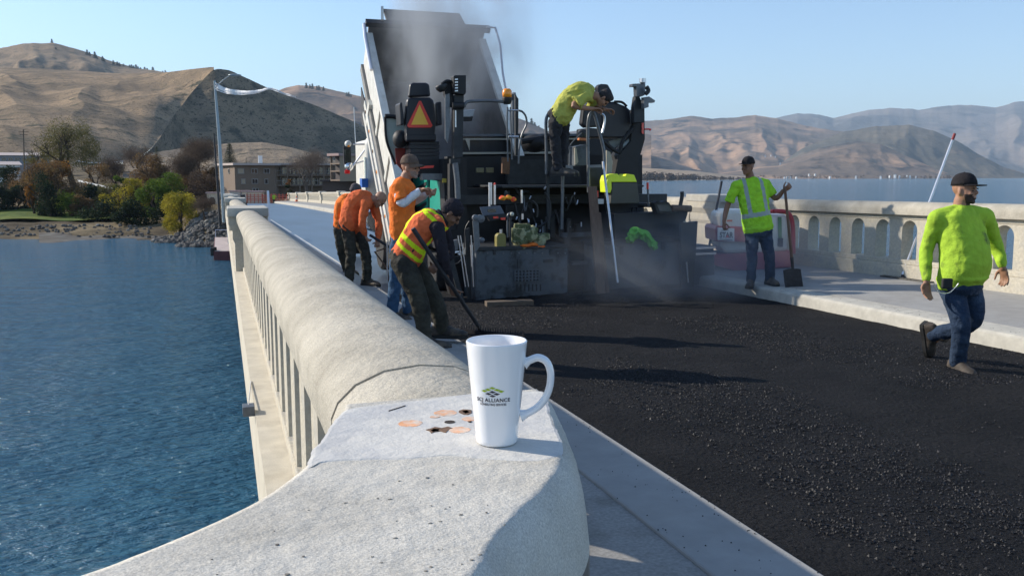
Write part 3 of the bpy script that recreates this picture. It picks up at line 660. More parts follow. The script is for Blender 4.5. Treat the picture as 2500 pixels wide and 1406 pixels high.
tree('bright_bush', 441, 570, 128, 6.2, 6.6, lf_yellow, 'bright yellow green bush on the rocks at the water', 'shrub', n=11000, size=.11, nb=22, seed=15, low=.06, trunk=.2)
tree('round_tree', 372, 492, 182, 9.0, 9.5, lf_rust, 'rounded orange brown tree behind the willow bush', n=11000, size=.14, nb=26, seed=16, low=.2)
tree('round_bare_tree', 458, 490, 176, 11.8, 10.5, lf_brown, 'large brown bare tree left of the lamp post', n=16000, size=.17, nb=1, seed=17, bare=True, depth=5)
tree('bare_grey_tree', 752, 478, 150, 7.6, 7.6, lf_grey, 'bare grey tree in front of the apartment block', n=6500, size=.11, seed=18, bare=True, depth=5, bark=m_greybark)
for i, (px, py, D_, hh, ww, lb) in enumerate(((20, 470, 200, 7, 10, 'dark thicket under the white building at the left edge'), (215, 520, 180, 7, 10, 'dark thicket on the embankment behind the lawn sculpture'), (150, 515, 182, 8, 12, 'dark thicket behind the drooping tree'), (330, 505, 172, 5.5, 9, 'dark thicket between yellow shrub and willow bush'), (430, 520, 150, 5, 8, 'dark thicket behind the bright bush'), (470, 470, 190, 6, 12, 'brown thicket behind the round bare tree'))):
    tree('thicket', px, py + 20, D_, hh, ww, lf_dark if i < 5 else lf_brown, lb, 'thicket', n=4200, size=.24, nb=12, seed=60 + i, low=.02)
tree('bare_thicket', 335, 440, 240, 8, 14, lf_brown, 'bare thicket on the slope above the guard rail', n=5200, size=.18, seed=41, bare=True, depth=4, bark=m_bark)
tree('bare_thicket', 285, 470, 215, 8, 12, lf_brown, 'bare dark thicket behind the small poplar', n=5200, size=.18, seed=42, bare=True, depth=4, bark=m_bark)
tree('green_shrub', 703, 484, 138, 2.2, 1.9, lf_con, 'dark green clipped shrub beside the far end of the bridge', 'shrub', n=2400, size=.09, nb=8, seed=19, low=.08)
tree('orange_sapling', 705, 470, 142, 2.4, 1.4, lf_orange, 'small orange leaved sapling above the green shrub', n=500, size=.09, nb=5, seed=21, low=.45)
tree('bank_brush', 500, 532, 124, 2.6, 5.5, lf_brown, 'dry brown brush on top of the riprap', 'shrub', n=3600, size=.09, seed=22, bare=True, depth=3)
def conifer(px, py, D, h, w, label=None, seed=1, n=1500, group=None, name='pine_tree', size=.3):
    rng = random.Random(seed); g = at(px, py, D); t = thing(name, g, label or 'dark pine', 'pine tree', group)
    MB().tube([g - Vector((0, 0, 1)), g + Vector((0, 0, h * .97))], [h * .022, h * .004], 5).build('trunk', m_bark, t)
    mb = MB(); tiers = 11
    for k in range(tiers):
        z = h * (.12 + .85 * k / tiers); r_ = w * .5 * (1 - k / tiers) ** .8 * rng.uniform(.8, 1.15) + w * .03
        for _ in range(int(n / tiers * (1.4 - k / tiers))):
            a = rng.uniform(0, 6.283); q = rng.random() ** .5 * r_ * rng.uniform(.75, 1.15)
            p = g + Vector((q * math.cos(a), q * math.sin(a), z - q * .25 + rng.uniform(-.04, .06) * h)); s_ = size * h / 10
            d = Vector((math.cos(a), math.sin(a), -.35)) * s_ * rng.uniform(.7, 1.4); b_ = Vector((-math.sin(a), math.cos(a), rng.uniform(-.3, .3))) * s_ * .5
            mb.add([p - d * .3, p + b_, p + d, p - b_], [(0, 1, 2, 3)])
    mb.build('crown', lf_con, t); return t
conifer(562, 404, 210, 5.4, 4.2, 'full dark green conifer behind the apartment roof', 1, 3500)
conifer(384, 392, 250, 4.0, 3.6, 'small dark conifer beside the distant utility pole', 2, 1500)
conifer(602, 404, 215, 2.0, 1.4, 'tiny conifer to the right of the full conifer behind the roof', 3, 500)
p1_ = conifer(127, 107, 2400, 13, 9, 'lone pine on the summit of the far left hill', 5, 400, size=1.1)
ridge = [(213, 131, 9), (219, 133, 7), (232, 139, 11), (236, 141, 7), (251, 147, 9), (254, 149, 7), (277, 155, 8), (287, 160, 9), (292, 161, 8), (302, 164, 8), (317, 168, 9), (322, 169, 10), (327, 170, 9), (333, 172, 12), (338, 172, 9), (344, 173, 8), (354, 175, 10), (360, 176, 9), (374, 178, 12), (398, 180, 7), (404, 180, 8), (408, 181, 6), (137, 126, 9), (140, 130, 8), (184, 142, 7)]
for i, (x, y, hp_) in enumerate(ridge):
    q = copy_tree(p1_, at(x, y + 4, 2300), label='%s pine from the left in the row along the far left ridge' % (['first', 'second', 'third', 'fourth', 'fifth', 'sixth', 'seventh', 'eighth', 'ninth', 'tenth', 'eleventh', 'twelfth', '13th', '14th', '15th', '16th', '17th', '18th', '19th', '20th', '21st', '22nd', 'upper hillside', 'lower hillside', 'lone hillside'][i]))
    q['group'] = 'pines on the far left ridge'; s_ = hp_ / 8.; q.scale = (s_, s_, s_)
for i, (x, y, hp_) in enumerate([(748, 212, 9), (757, 213, 7), (763, 214, 9), (774, 216, 7), (779, 217, 8), (790, 218, 7), (847, 232, 7), (852, 233, 8), (857, 234, 5), (1298, 303, 12), (1306, 308, 9), (1316, 313, 7)]):
    q = copy_tree(p1_, at(x, y + 4, 3150), label=('%s pine on the ridge left of the raised dump bed' % ['first', 'second', 'third', 'fourth', 'fifth', 'sixth', 'seventh', 'eighth', 'ninth'][i]) if i < 9 else '%s pine on the ridge just right of the dump bed' % ['tallest', 'middle', 'shortest'][i - 9])
    q['group'] = 'pines on the ridge behind the dump truck'; s_ = hp_ / 8. * 1.4; q.scale = (s_, s_, s_)
# riprap: countless broken stones
rng = random.Random(77); mb = MB()
m_rock = mat('riprap_stone', (.10, .095, .09), .9, var=.5, vs=.9, bump=.6, bs=4, col2=(.19, .18, .16), c2s=.5, spec=.2)
def rock(mb, p, s_):
    v = []; n_ = 7
    for r_, z in ((.55, -.6), (1, -.1), (.8, .45), (.3, .75)):
        for k in range(n_):
            a = 2 * math.pi * k / n_; q = rng.uniform(.7, 1.25); v.append((r_ * q * math.cos(a), r_ * q * math.sin(a) * .8, z * rng.uniform(.7, 1.1)))
    M = Matrix.Rotation(rng.uniform(0, 6), 3, 'Z') @ Matrix.Rotation(rng.uniform(-.7, .7), 3, 'X')
    v = [p + (M @ Vector(q)) * s_ for q in v]
    f = [(i * n_ + j, i * n_ + (j + 1) % n_, (i + 1) * n_ + (j + 1) % n_, (i + 1) * n_ + j) for i in range(3) for j in range(n_)] + [tuple(range(n_)), tuple(3 * n_ + j for j in range(n_))]
    mb.add(v, f)
for _ in range(850):
    px = rng.uniform(372, 575) if rng.random() < .8 else rng.uniform(-60, 380); D = rng.uniform(112, 127) if px > 372 else rng.uniform(128, 142)
    if px < 430 and D < 119: continue
    p = at(px, 500, D); z = bank_h(px, D); z = max(z, WZ - .15); p.z = z + .1; rock(mb, p, rng.uniform(.25, .75) if px > 372 else rng.uniform(.15, .4))
mb.build('riprap', m_rock, kind='stuff', label='broken dark riprap stones along the shoreline')
# utility poles
m_wood = mat('weathered_pole_wood', (.10, .075, .055), .9, var=.3, vs=2)
def upole(px, yt, yb, D, label):
    a = at(px, yb, D); b_ = at(px - 2, yt, D); t = thing('utility_pole', a, label, 'utility pole', 'wooden utility poles')
    MB().tube([a - Vector((0, 0, 1)), b_], [.17, .12], 8).build('post', m_wood, t)
    for dz, w in ((.7, 1.3), (1.4, 1.0)):
        c_ = b_ - Vector((0, 0, dz)); MB().bar(c_ - Rt * w, c_ + Rt * w, .12, .14).build('crossarm', m_wood, t)
upole(59, 316, 404, 230, 'wooden utility pole with crossarms at the left, above the long houses'); upole(358, 358, 400, 250, 'short distant utility pole among bare trees')
# guard rail and retaining kerb on the embankment
m_white = mat('white_painted_metal', (.72, .72, .70), .6, var=.1)
def rail_line(pts, D0, D1, label, h=.35, nm='guard_rail'):
    P_ = [at(x, y, D0 + (D1 - D0) * i / (len(pts) - 1)) for i, (x, y) in enumerate(pts)]
    t = thing(nm, P_[0], label, 'guard rail'); mb = MB()
    for a, b_ in zip(P_, P_[1:]): mb.bar(a, b_, .12, h)
    mb.build('beam', m_white, t); 
    for a, b_ in zip(P_, P_[1:]):
        for k in range(3):
            q = a.lerp(b_, k / 3); MB().span(q + Vector((-.08, .06, -1.6)), q + Vector((.08, .2, .1))).build('post', m_wood, t)
rail_line([(190, 441), (215, 447), (240, 453), (270, 460), (300, 467), (330, 474), (347, 477)], 195, 168, 'white guard rail sloping down the embankment below the trees')
rail_line([(186, 393), (205, 396), (235, 398), (262, 398), (300, 394)], 232, 228, 'thin white upper guard rail on the hillside road', h=.25)
# statue on the lawn
m_sculpt = mat('grey_stone_sculpture', (.30, .32, .34), .8, var=.2)
g = at(222, 522, 166); t = thing('garden_sculpture', g, 'slim pale sculpture standing on the lawn edge', 'sculpture')
MB().lathe([(.5, 0), (.5, .3), (.28, .35), (.24, 1.2), (.4, 1.7), (.22, 2.1), (.2, 2.6), (.05, 3.0)], g, n=8).build('figure', m_sculpt, t)
MB().box(g + Vector((0, 0, -.2)), (1.4, 1.4, .5)).build('base', m_conc, t)
g = at(197, 528, 163); t = thing('young_tree', g, 'leafless thin young tree stake on the lawn', 'sapling'); MB().tube([g - Vector((0, 0, .3)), g + Vector((.05, 0, 2.2))], [.09, .05], 6).build('trunk', m_bark, t)
# ---------------------------------------------------------------- buildings
m_tan = mat('tan_stucco', (.21, .155, .115), .9, var=.06, vs=1, bump=.2, bs=15)
m_tan2 = mat('light_tan_stucco', (.33, .245, .17), .9, var=.06, vs=1, bump=.2, bs=15)
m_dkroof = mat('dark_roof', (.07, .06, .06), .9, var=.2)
m_fascia = mat('pale_fascia', (.48, .40, .36), .8, var=.1)
m_glassd = mat('dark_window_glass', (.015, .02, .03), .12, var=0, spec=.8)
m_blind = mat('window_blind', (.42, .34, .24), .8, var=.05)
m_wf = mat('window_frame', (.32, .30, .28), .7, var=0)
def frame2(pa, pb):     # horizontal unit from pa to pb and the depth direction away from the camera
    u = Vector((pb.x - pa.x, pb.y - pa.y, 0)); L_ = u.length; u.normalize(); d = Vector((-u.y, u.x, 0))
    if d.dot(Fh) < 0: d = -d
    return u, d, L_
def block(pa, pb, zt_, zb_, depth, mt, t, name='wall'):
    u, d, L_ = frame2(pa, pb); A = Vector((pa.x, pa.y, zb_)); B = Vector((pb.x, pb.y, zb_))
    return MB().prism([A, B, B + d * depth, A + d * depth], (0, 0, zt_ - zb_)).build(name, mt, t)
def window(t, pa, pb, px, py, w, h, D, mtl=m_glassd, split=True):
    u, d, L_ = frame2(pa, pb); c_ = at(px, py, D)
    # drop the point onto the wall plane
    rr_ = c_ - C0; k = (Vector((pa.x, pa.y, 0)) - Vector((C0.x, C0.y, 0))).dot(d) / Vector((rr_.x, rr_.y, 0)).dot(d); c_ = C0 + rr_ * k
    fr = MB()
    for dx, dz, ww, hh in ((0, h / 2, w + .16, .1), (0, -h / 2, w + .16, .1), (-w / 2, 0, .1, h), (w / 2, 0, .1, h)) + (((0, 0, .08, h),) if split else ()):
        M = Matrix((u, d, Vector((0, 0, 1)))).transposed(); fr.box(c_ + u * dx + Vector((0, 0, dz)) - d * .03, (ww, .12, hh), M)
    f_ = fr.build('window', m_wf, t)
    M = Matrix((u, d, Vector((0, 0, 1)))).transposed(); MB().box(c_ - d * .01, (w, .06, h), M).build('pane', mtl, f_)
# main apartment block : front faces the bridge, short lit gable to the left
DA0 = 152
a0 = at(536, 470, 160); a1 = at(575, 470, DA0); a2 = at(672, 470, 156); a3 = at(700, 470, 158)
zt1 = at(575, 404, DA0).z; zbA = at(575, 476, DA0).z - 2
t = thing('apartment_block', a1, 'three storey tan apartment block behind the far end of the bridge', 'building')
MB().prism([Vector((p.x, p.y, zbA)) for p in (a0, a1, a2, a2 + Fh * 14, a0 + Fh * 12)], (0, 0, zt1 - zbA)).build('wall', m_tan, t)
rf = MB().prism([Vector((p.x, p.y, zt1 + .02)) for p in (a0 - Rt * .5 - Fh * .4, a1 - Fh * .8, a2 + Rt * .8 - Fh * .8, a2 + Fh * 14.5 + Rt * .6, a0 + Fh * 12.5 - Rt * .5)], (0, 0, .38)).build('roof', m_fascia, t)
q = at(636, 404, 158); MB().box(q + Vector((0, 0, .9)), (.7, .7, 1.6)).build('chimney', m_white, rf)
for px, py, ml, w in ((588, 418, m_blind, 1.0), (621, 418, m_glassd, 1.0), (651, 418, m_glassd, 1.0), (594, 443, m_blind, .6), (622, 443, m_glassd, 1.0), (650, 443, m_glassd, .55), (624, 466, m_glassd, 1.0)):
    window(t, a1, a2, px, py, w, .8, 154, ml, w > .8 and ml is m_glassd)
window(t, a0, a1, 559, 418, .7, .75, 155, m_glassd, False)
t = thing('balcony_wing', a2, 'recessed balcony wing joining the tan apartment blocks', 'building')
b0 = at(672, 470, 157); b1 = at(820, 470, 164); zt2 = at(700, 403, 157).z
block(b0 + Fh * 2.2, b1 + Fh * 2.2, zt2, zbA, 8, mat('shaded_brown_wall', (.20, .15, .12), .9, var=.1), t)
MB().prism([Vector((p.x, p.y, zt2 + .02)) for p in (b0 - Fh * .5, b1 - Fh * .5, b1 + Fh * 11, b0 + Fh * 11)], (0, 0, .3)).build('roof', m_fascia, t)
for py in (430, 455): 
    z = at(690, py, 157).z; MB().prism([Vector((p.x, p.y, z)) for p in (b0, b1, b1 + Fh * 2.2, b0 + Fh * 2.2)], (0, 0, .22)).build('balcony_floor', m_tan, t)
    MB().bar(Vector((b0.x, b0.y, z + .95)), Vector((b1.x, b1.y, z + .95)), .06, .06).build('balcony_rail', m_wf, t)
for k in range(6):
    p = b0.lerp(b1, k / 5 + .02 * (k == 0)); MB().span((p.x - .12, p.y - .12, zbA), (p.x + .12, p.y + .12, zt2)).build('column', m_tan, t)
for k in range(8):
    px = 678 + k * 18; window(t, b0 + Fh * 2.2, b1 + Fh * 2.2, px, 417, 1.1, 1.2, 160, m_glassd, True); window(t, b0 + Fh * 2.2, b1 + Fh * 2.2, px, 443, 1.1, 1.2, 160, m_glassd, True)
c0 = at(808, 445, 128); c1 = at(830, 445, 126); c2 = at(905, 445, 130); zt3 = at(830, 381, 126).z; zc = at(830, 443, 126).z
t = thing('tan_apartment_house', c1, 'tan apartment house with open balconies left of the truck mirror', 'building')
MB().prism([Vector((p.x, p.y, zc)) for p in (c1, c2, c2 + Fh * 10, c1 + Fh * 10)], (0, 0, zt3 - zc)).build('wall', m_tan2, t)
MB().prism([Vector((p.x, p.y, zt3 + .02)) for p in (c0 - Rt * .4 - Fh * .4, c1 - Fh * .5, c2 - Fh * .5, c2 + Fh * 10, c0 + Fh * 10)], (0, 0, .35)).build('roof', mat('mauve_fascia', (.36, .25, .23), .8, var=.1), t)
for py in (402, 420, 442):
    z = at(812, py, 128).z; MB().prism([Vector((p.x, p.y, z)) for p in (c0, c1, c1 + Fh * 6, c0 + Fh * 6)], (0, 0, .2)).build('balcony_floor', m_tan, t)
MB().span((c0.x, c0.y, zc), (c0.x + .3, c0.y + .3, zt3)).build('column', m_tan, t)
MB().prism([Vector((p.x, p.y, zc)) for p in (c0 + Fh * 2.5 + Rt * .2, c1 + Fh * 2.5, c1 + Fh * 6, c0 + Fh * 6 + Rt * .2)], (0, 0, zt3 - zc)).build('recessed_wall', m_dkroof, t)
d0 = at(788, 485, 134); d1 = at(920, 485, 134); zd = at(800, 444, 134).z
t = thing('low_dark_building', d0, 'low dark flat building under the tan apartment house', 'building')
block(d0, d1, zd, d0.z - 2, 8, mat('dark_brown_wall', (.10, .08, .075), .9, var=.15), t)
MB().prism([Vector((p.x, p.y, zd + .01)) for p in (d0 - Fh * .4 - Rt * .3, d1 - Fh * .4, d1 + Fh * 9, d0 + Fh * 9 - Rt * .3)], (0, 0, .3)).build('roof', m_dkroof, t)
# long low houses on the left slope
m_bluegrey = mat('blue_grey_siding', (.22, .24, .27), .8, var=.1)
for (xa, xb, yt, yb_, D, mt, lb) in ((-60, 112, 379, 399, 262, m_bluegrey, 'long blue grey house under the hill at the left edge'), (-60, 50, 402, 424, 226, m_white, 'low white building at the left edge in front of the blue grey house')):
    a = at(xa, yb_, D); b_ = at(xb, yb_, D + 6); zt_ = at(xa, yt, D).z; t = thing('long_house', a, lb, 'house')
    block(a, b_, zt_, a.z - 3, 9, mt, t)
    u, d, L_ = frame2(a, b_)
    MB().loft([[a + Vector((0, 0, zt_ - a.z)) - d * .6 + u * s_, a + Vector((0, 0, zt_ - a.z + .9)) + d * 4.5 + u * s_, a + Vector((0, 0, zt_ - a.z)) + d * 9.6 + u * s_] for s_ in (-.5, L_ + .5)]).build('roof', m_fascia, t)
    for k in range(6):
        px = xa + 70 + k * 16
        if px < xb - 6: window(t, a, b_, px, (yt + yb_) / 2, 1.3, .9, D, m_glassd, True)
# light garden walls and gate at the far end of the bridge
m_cream = mat('cream_stucco_wall', (.60, .50, .38), .9, var=.08, vs=1)
m_grey = mat('pale_grey_panel', (.50, .50, .48), .8, var=.15, vs=2)
m_mesh = mat('orange_barrier', (.50, .10, .06), .7, var=.3, vs=3)
for xa, xb, yt, yb_, D, mt, lb in ((506, 531, 473, 500, 134, m_cream, 'small cream building left of the bridge end with an arched door'), (562, 586, 469, 495, 132, m_grey, 'pale grey panel wall left of the bridge gate'), (592, 604, 469, 492, 131, m_cream, 'narrow cream gate pillar at the bridge end'), (605, 640, 470, 489, 131, m_cream, 'cream site wall at the end of the road')):
    a = at(xa, yb_, D); b_ = at(xb, yb_, D); zt_ = at(xa, yt, D).z; t = thing('end_wall', a, lb, 'wall')
    block(a, b_, zt_, a.z - 1, 1.2, mt, t); u, d, L_ = frame2(a, b_)
    MB().prism([Vector((p.x, p.y, zt_ + .01)) for p in (a - u * .15 - d * .15, b_ + u * .15 - d * .15, b_ + u * .15 + d * 1.4, a - u * .15 + d * 1.4)], (0, 0, .22)).build('coping', mat('mauve_coping', (.42, .30, .28), .8, var=.1), t)
    if xa == 506:
        c_ = at(518, 493, D - .1); MB().prism([c_ + Rt * x + Vector((0, 0, z)) for x, z in ((-.4, -.7), (.4, -.7), (.4, .4), (.2, .7), (-.2, .7), (-.4, .4))], Fh * .15).build('door', m_wood, t)
for i, (xa, xb, y) in enumerate(((603, 640, 486), (642, 662, 487), (664, 700, 486))):
    a = at(xa, y + 5, 127); b_ = at(xb, y + 5, 127); t = thing('plastic_barrier', a, '%s orange mesh barrier across the far end of the road' % ['left', 'middle', 'right'][i], 'barrier', 'orange barriers closing the bridge end')
    mb = MB()
    for k in range(4): mb.bar(a + Vector((0, 0, .1 + .24 * k)), b_ + Vector((0, 0, .1 + .24 * k)), .05, .1)
    mb.build('boards', m_mesh, t)
    for k in range(5):
        q = a.lerp(b_, k / 4); MB().span(q + Vector((-.05, -.05, -.3)), q + Vector((.05, .05, 1.05))).build('post', m_mesh, t)
# traffic cone
g = at(724, 488, 106); g.z = zb(g.y) + .29; t = thing('traffic_cone', g, 'small orange traffic cone on the far pavement', 'traffic cone')
m_cone = mat('cone_plastic', (.75, .16, .05), .6, var=0)
MB().lathe([(.17, .03), (.03, .7), (.02, .7)], g, n=12).build('cone', m_cone, t); MB().box(g + Vector((0, 0, .015)), (.4, .4, .03)).build('base', m_cone, t)
MB().lathe([(.122, .26), (.085, .44)], g + Vector((0, 0, .0)), n=12).build('band', m_white, t)
# pale boulders
rng = random.Random(5)
for i, (px, py) in enumerate(((703, 487), (708, 483))):
    g = at(px, py, 128); mb = MB(); rock(mb, g, .5); tag(mb.build('boulder', mat('pale_boulder', (.5, .47, .42), .9), loc=g), ['left pale boulder at the bridge end', 'right pale boulder at the bridge end'][i], 'boulder')
# far shore houses
m_hw = mat('white_house_wall', (.75, .74, .72), .7, var=0); rng = random.Random(12)
spots = [(1868, 381, 'upper'), (1882, 380, 'upper'), (1893, 383, 'upper'), (1905, 399, 'mid'), (1938, 407, 'mid'), (1958, 408, 'mid'), (1915, 434, 'shore'), (1922, 434, 'shore'), (1930, 433, 'shore'), (1944, 434, 'shore'), (1975, 427, 'slope'), (1990, 427, 'slope'), (2026, 434, 'shore'), (2090, 433, 'shore'), (2150, 433, 'shore'), (2172, 431, 'shore'), (2185, 430, 'shore'), (2196, 431, 'shore'), (2214, 430, 'shore'), (2222, 431, 'shore'), (2236, 432, 'shore'), (1780, 432, 'shore'), (1800, 433, 'shore')]
hs = thing('lake_house', (0, 0, 0), 'x', 'house', 'tiny white houses across the lake')
MB().span((-6, -5, -14), (6, 5, 5)).build('wall', m_hw, hs); MB().loft([[(-6.5, -5.6, 5), (-6.5, 0, 8.5), (-6.5, 5.6, 5)], [(6.5, -5.6, 5), (6.5, 0, 8.5), (6.5, 5.6, 5)]]).build('roof', m_hw, hs)
for i, (x, y, w) in enumerate(spots):
    D = {'shore': 2880, 'slope': 3000, 'mid': 3500, 'upper': 3900}[w]; q = at(x, y, D)
    o = hs if i == 0 else copy_tree(hs)
    o.location = q; s_ = rng.uniform(.32, .6); o.scale = (s_ * rng.uniform(.8, 1.5), s_, s_); o.rotation_euler = (0, 0, rng.uniform(0, 1.5))
    left = sum(1 for a in spots if a[2] == w and (a[0], a[1]) < (x, y)); ORD = ['first', 'second', 'third', 'fourth', 'fifth', 'sixth', 'seventh', 'eighth', 'ninth', 'tenth', 'eleventh', 'twelfth', 'thirteenth', 'fourteenth', 'fifteenth', 'sixteenth']
    o['label'] = '%s tiny white house from the left %s across the lake' % (ORD[left], {'shore': 'at the waterline', 'slope': 'on the lowest slope', 'mid': 'halfway up the slope', 'upper': 'high on the slope'}[w])
# shoreline woods across the lake
mb = MB(); rng = random.Random(9)
for _ in range(420):
    x = rng.uniform(1560, 1840) if rng.random() < .6 else rng.uniform(1840, 2360); D = 1560 + (x - 1560) * 1.6 if x < 1840 else rng.uniform(2850, 3050)
    if x < 1840: g = at(x, 437, D); hh = rng.uniform(8, 20) * (1 - (x - 1560) / 420)
    else: g = at(x, 437, D); hh = rng.uniform(6, 14)
    g.z = WZ; leaves(mb, [(g.x, g.y, g.z + hh * .5, hh * .35, hh * .35, hh * .5, 1)], 22, hh * .16, rng)
mb.build('shore_woods', lf_brown, kind='stuff', label='dim belt of woods along the far lake shore')
# ================================================================ people
def fabric(name, col, dirt=None, dts=7, dtt=(.56, .68), rough=.85, var=.12, wr=.5):
    return mat(name, col, rough, var=var, vs=14, bump=wr, bs=26, col2=dirt, c2s=dts, c2t=dtt, spec=.15, bump2=.35, bs2=9)
m_skin = mat('tanned_skin', (.36, .19, .12), .55, var=.12, vs=30, bump=.2, bs=120, spec=.35)
m_skin2 = mat('dark_tan_skin', (.21, .11, .07), .55, var=.12, vs=30, bump=.2, bs=120, spec=.35)
m_beard = mat('dark_stubble', (.05, .03, .025), .8, var=.2, vs=80)
m_greybeard = mat('grey_stubble', (.26, .2, .17), .8, var=.3, vs=80)
m_hair = mat('dark_hair', (.018, .014, .014), .7, var=.2, vs=60, bump=.6, bs=90)
m_lime = fabric('hi_vis_lime', (.37, .56, .05), (.12, .17, .045), 6, (.58, .72), wr=.25)
m_lime2 = fabric('hi_vis_lime_tee', (.33, .66, .04), (.24, .48, .04), 6, (.58, .74))
m_pale = fabric('faded_yellow_tee', (.46, .46, .10), (.36, .36, .08), 5)
m_org = fabric('orange_tee', (.86, .20, .035), (.74, .16, .04), 6)
m_org2 = fabric('orange_hoodie', (.72, .15, .05), (.55, .11, .05), 5)
m_vest = fabric('orange_vest', (.74, .16, .06))
m_vy = fabric('lime_tape', (.70, .86, .02), wr=.3)
m_tape = mat('reflective_tape', (.26, .32, .30), .4, var=.06, spec=.6)
m_hood = fabric('black_sweatshirt', (.028, .024, .03))
m_jean = fabric('blue_jeans', (.026, .044, .080), (.06, .09, .14), 5, (.5, .66))
m_jean2 = fabric('mid_blue_jeans', (.04, .09, .17), (.08, .15, .25), 5, (.5, .66))
m_olive = fabric('olive_work_trousers', (.062, .060, .048), (.035, .034, .03), 5, (.45, .65))
m_boot = mat('leather_boot', (.035, .03, .027), .6, var=.4, vs=20, bump=.3, bs=50, col2=(.11, .085, .06), c2s=9)
m_boot2 = mat('dusty_leather_boot', (.045, .036, .028), .75, var=.4, vs=20, bump=.3, bs=50, col2=(.06, .045, .035), c2s=9)
m_sole = mat('rubber_sole', (.02, .02, .02), .8, var=.2)
m_capb = fabric('black_cap_cloth', (.022, .020, .022), wr=.2)
m_capg = fabric('brown_cap_cloth', (.16, .11, .08), (.09, .065, .055), 9, (.45, .6), wr=.2)
m_white_sl = fabric('white_sleeve', (.72, .73, .76), wr=.4)
m_glove = fabric('grey_glove', (.36, .30, .30), wr=.3)
m_eye = mat('dark_eye', (.02, .015, .012), .3, var=0)
def fnoise(p, sc): return mnoise.noise(Vector(p) * sc)
def finish(mb, name, mt, parent, voxel=.010, smooth=4, folds=0.0, fscale=9, paint=None, mats=None, stretch=(1, 1, .55), **k):
    tmp = mb.build('tmp', mt)
    m = tmp.modifiers.new('r', 'REMESH'); m.mode = 'VOXEL'; m.voxel_size = voxel
    if smooth: s_ = tmp.modifiers.new('s', 'SMOOTH'); s_.factor = .5; s_.iterations = smooth
    bpy.context.view_layer.update(); dg = bpy.context.evaluated_depsgraph_get()
    me = bpy.data.meshes.new_from_object(tmp.evaluated_get(dg)); old = tmp.data
    bpy.data.objects.remove(tmp); bpy.data.meshes.remove(old)
    if folds:
        nv = len(me.vertices); co = np.empty(nv * 3); no = np.empty(nv * 3)
        me.vertices.foreach_get('co', co); me.vertices.foreach_get('normal', no); co = co.reshape(-1, 3); no = no.reshape(-1, 3)
        d = np.empty(nv)
        for i in range(nv):
            q = Vector((co[i, 0] * stretch[0], co[i, 1] * stretch[1], co[i, 2] * stretch[2] * 2))
            w = mnoise.noise(q * fscale * .45)
            a = mnoise.noise((q + Vector((w, w, w)) * .05) * fscale); b_ = mnoise.noise(q * fscale * 2.3 + Vector((5, 3, 1)))
            d[i] = (1 - abs(a) * 2.6) * .75 + b_ * .45 - .25
        co += no * (d * folds)[:, None]; me.vertices.foreach_set('co', co.ravel())
    off = wloc(parent)
    me.transform(Matrix.Translation(-off)); me.materials.clear(); me.materials.append(mt)
    for x in mats or []: me.materials.append(x)
    me.shade_smooth()
    if paint:
        for p in me.polygons: p.material_index = paint(p.center + off)
    o = bpy.data.objects.new(name, me); COL.objects.link(o); o.parent = parent; tag(o, **k); return o
def oring(c, sd, fr, w, d, n=20, pw=2.4):
    out = []
    for k in range(n):
        a = 2 * math.pi * k / n; ca, sa = math.cos(a), math.sin(a)
        x = math.copysign(abs(ca) ** (2 / pw), ca) * w; y = math.copysign(abs(sa) ** (2 / pw), sa) * d
        out.append(c + sd * x + fr * y)
    return out
def limb(mb, pts, rad, n=14):
    """tapered limb through joints; rad = radii along it, spread evenly"""
    P = catmull(pts, 6); m_ = len(P)
    r_ = [float(np.interp(i / (m_ - 1), np.linspace(0, 1, len(rad)), rad)) for i in range(m_)]
    mb.tube(P, r_, n); mb.ell(pts[0], (rad[0],) * 3); mb.ell(pts[-1], (rad[-1],) * 3)
def hand(mb, w, d, pn, s=1., curl=.35, spread=.1, flip=1):
    """w wrist, d direction to the knuckles, pn palm normal (fingers curl towards it)"""
    d = d.normalized(); pn = (pn - d * pn.dot(d)).normalized(); sd = d.cross(pn) * flip
    k = w + d * .085 * s
    M = Matrix((sd, d, pn)).transposed()
    mb.ell(w + d * .045 * s, (.040 * s, .055 * s, .016 * s), M); mb.ell(w + d * .07 * s, (.041 * s, .030 * s, .014 * s), M); mb.tube([w - d * .03 * s, w + d * .02 * s], [.027 * s, .026 * s], 10)
    for i, (o_, L_) in enumerate(((-.031, .066), (-.0105, .078), (.0105, .085), (.031, .072))):
        c0 = k + sd * o_ * s - d * .006 * s; dd = (d + sd * (o_ * spread * 12)).normalized(); p = c0; pts = [p]; a = 0
        for j, f_ in enumerate((.45, .32, .23)):
            a += curl * (1.0 + .25 * i * (1 if curl < .8 else 0)) * (.75, 1.0, .8)[j]
            q = dd * math.cos(a) + pn * math.sin(a); p = p + q * L_ * f_ * s * 1.1; pts.append(p)
        mb.tube(pts, [.0098 * s, .0092 * s, .0085 * s, .0072 * s], 8); mb.ell(pts[-1], (.0075 * s,) * 3, n=8, m=6)
    t0 = w + d * .022 * s + sd * .030 * s; a = (d * .65 + sd * .7 + pn * (.25 + curl * .5)).normalized(); b_ = (d * .9 + sd * .15 + pn * (.25 + curl * .7)).normalized()
    p1 = t0 + a * .038 * s; p2 = p1 + b_ * .03 * s; p3 = p2 + b_ * .024 * s + pn * curl * .01
    mb.tube([t0, p1, p2, p3], [.0155 * s, .0120 * s, .0100 * s, .008 * s], 8); mb.ell(p3, (.008 * s,) * 3, n=8, m=6)
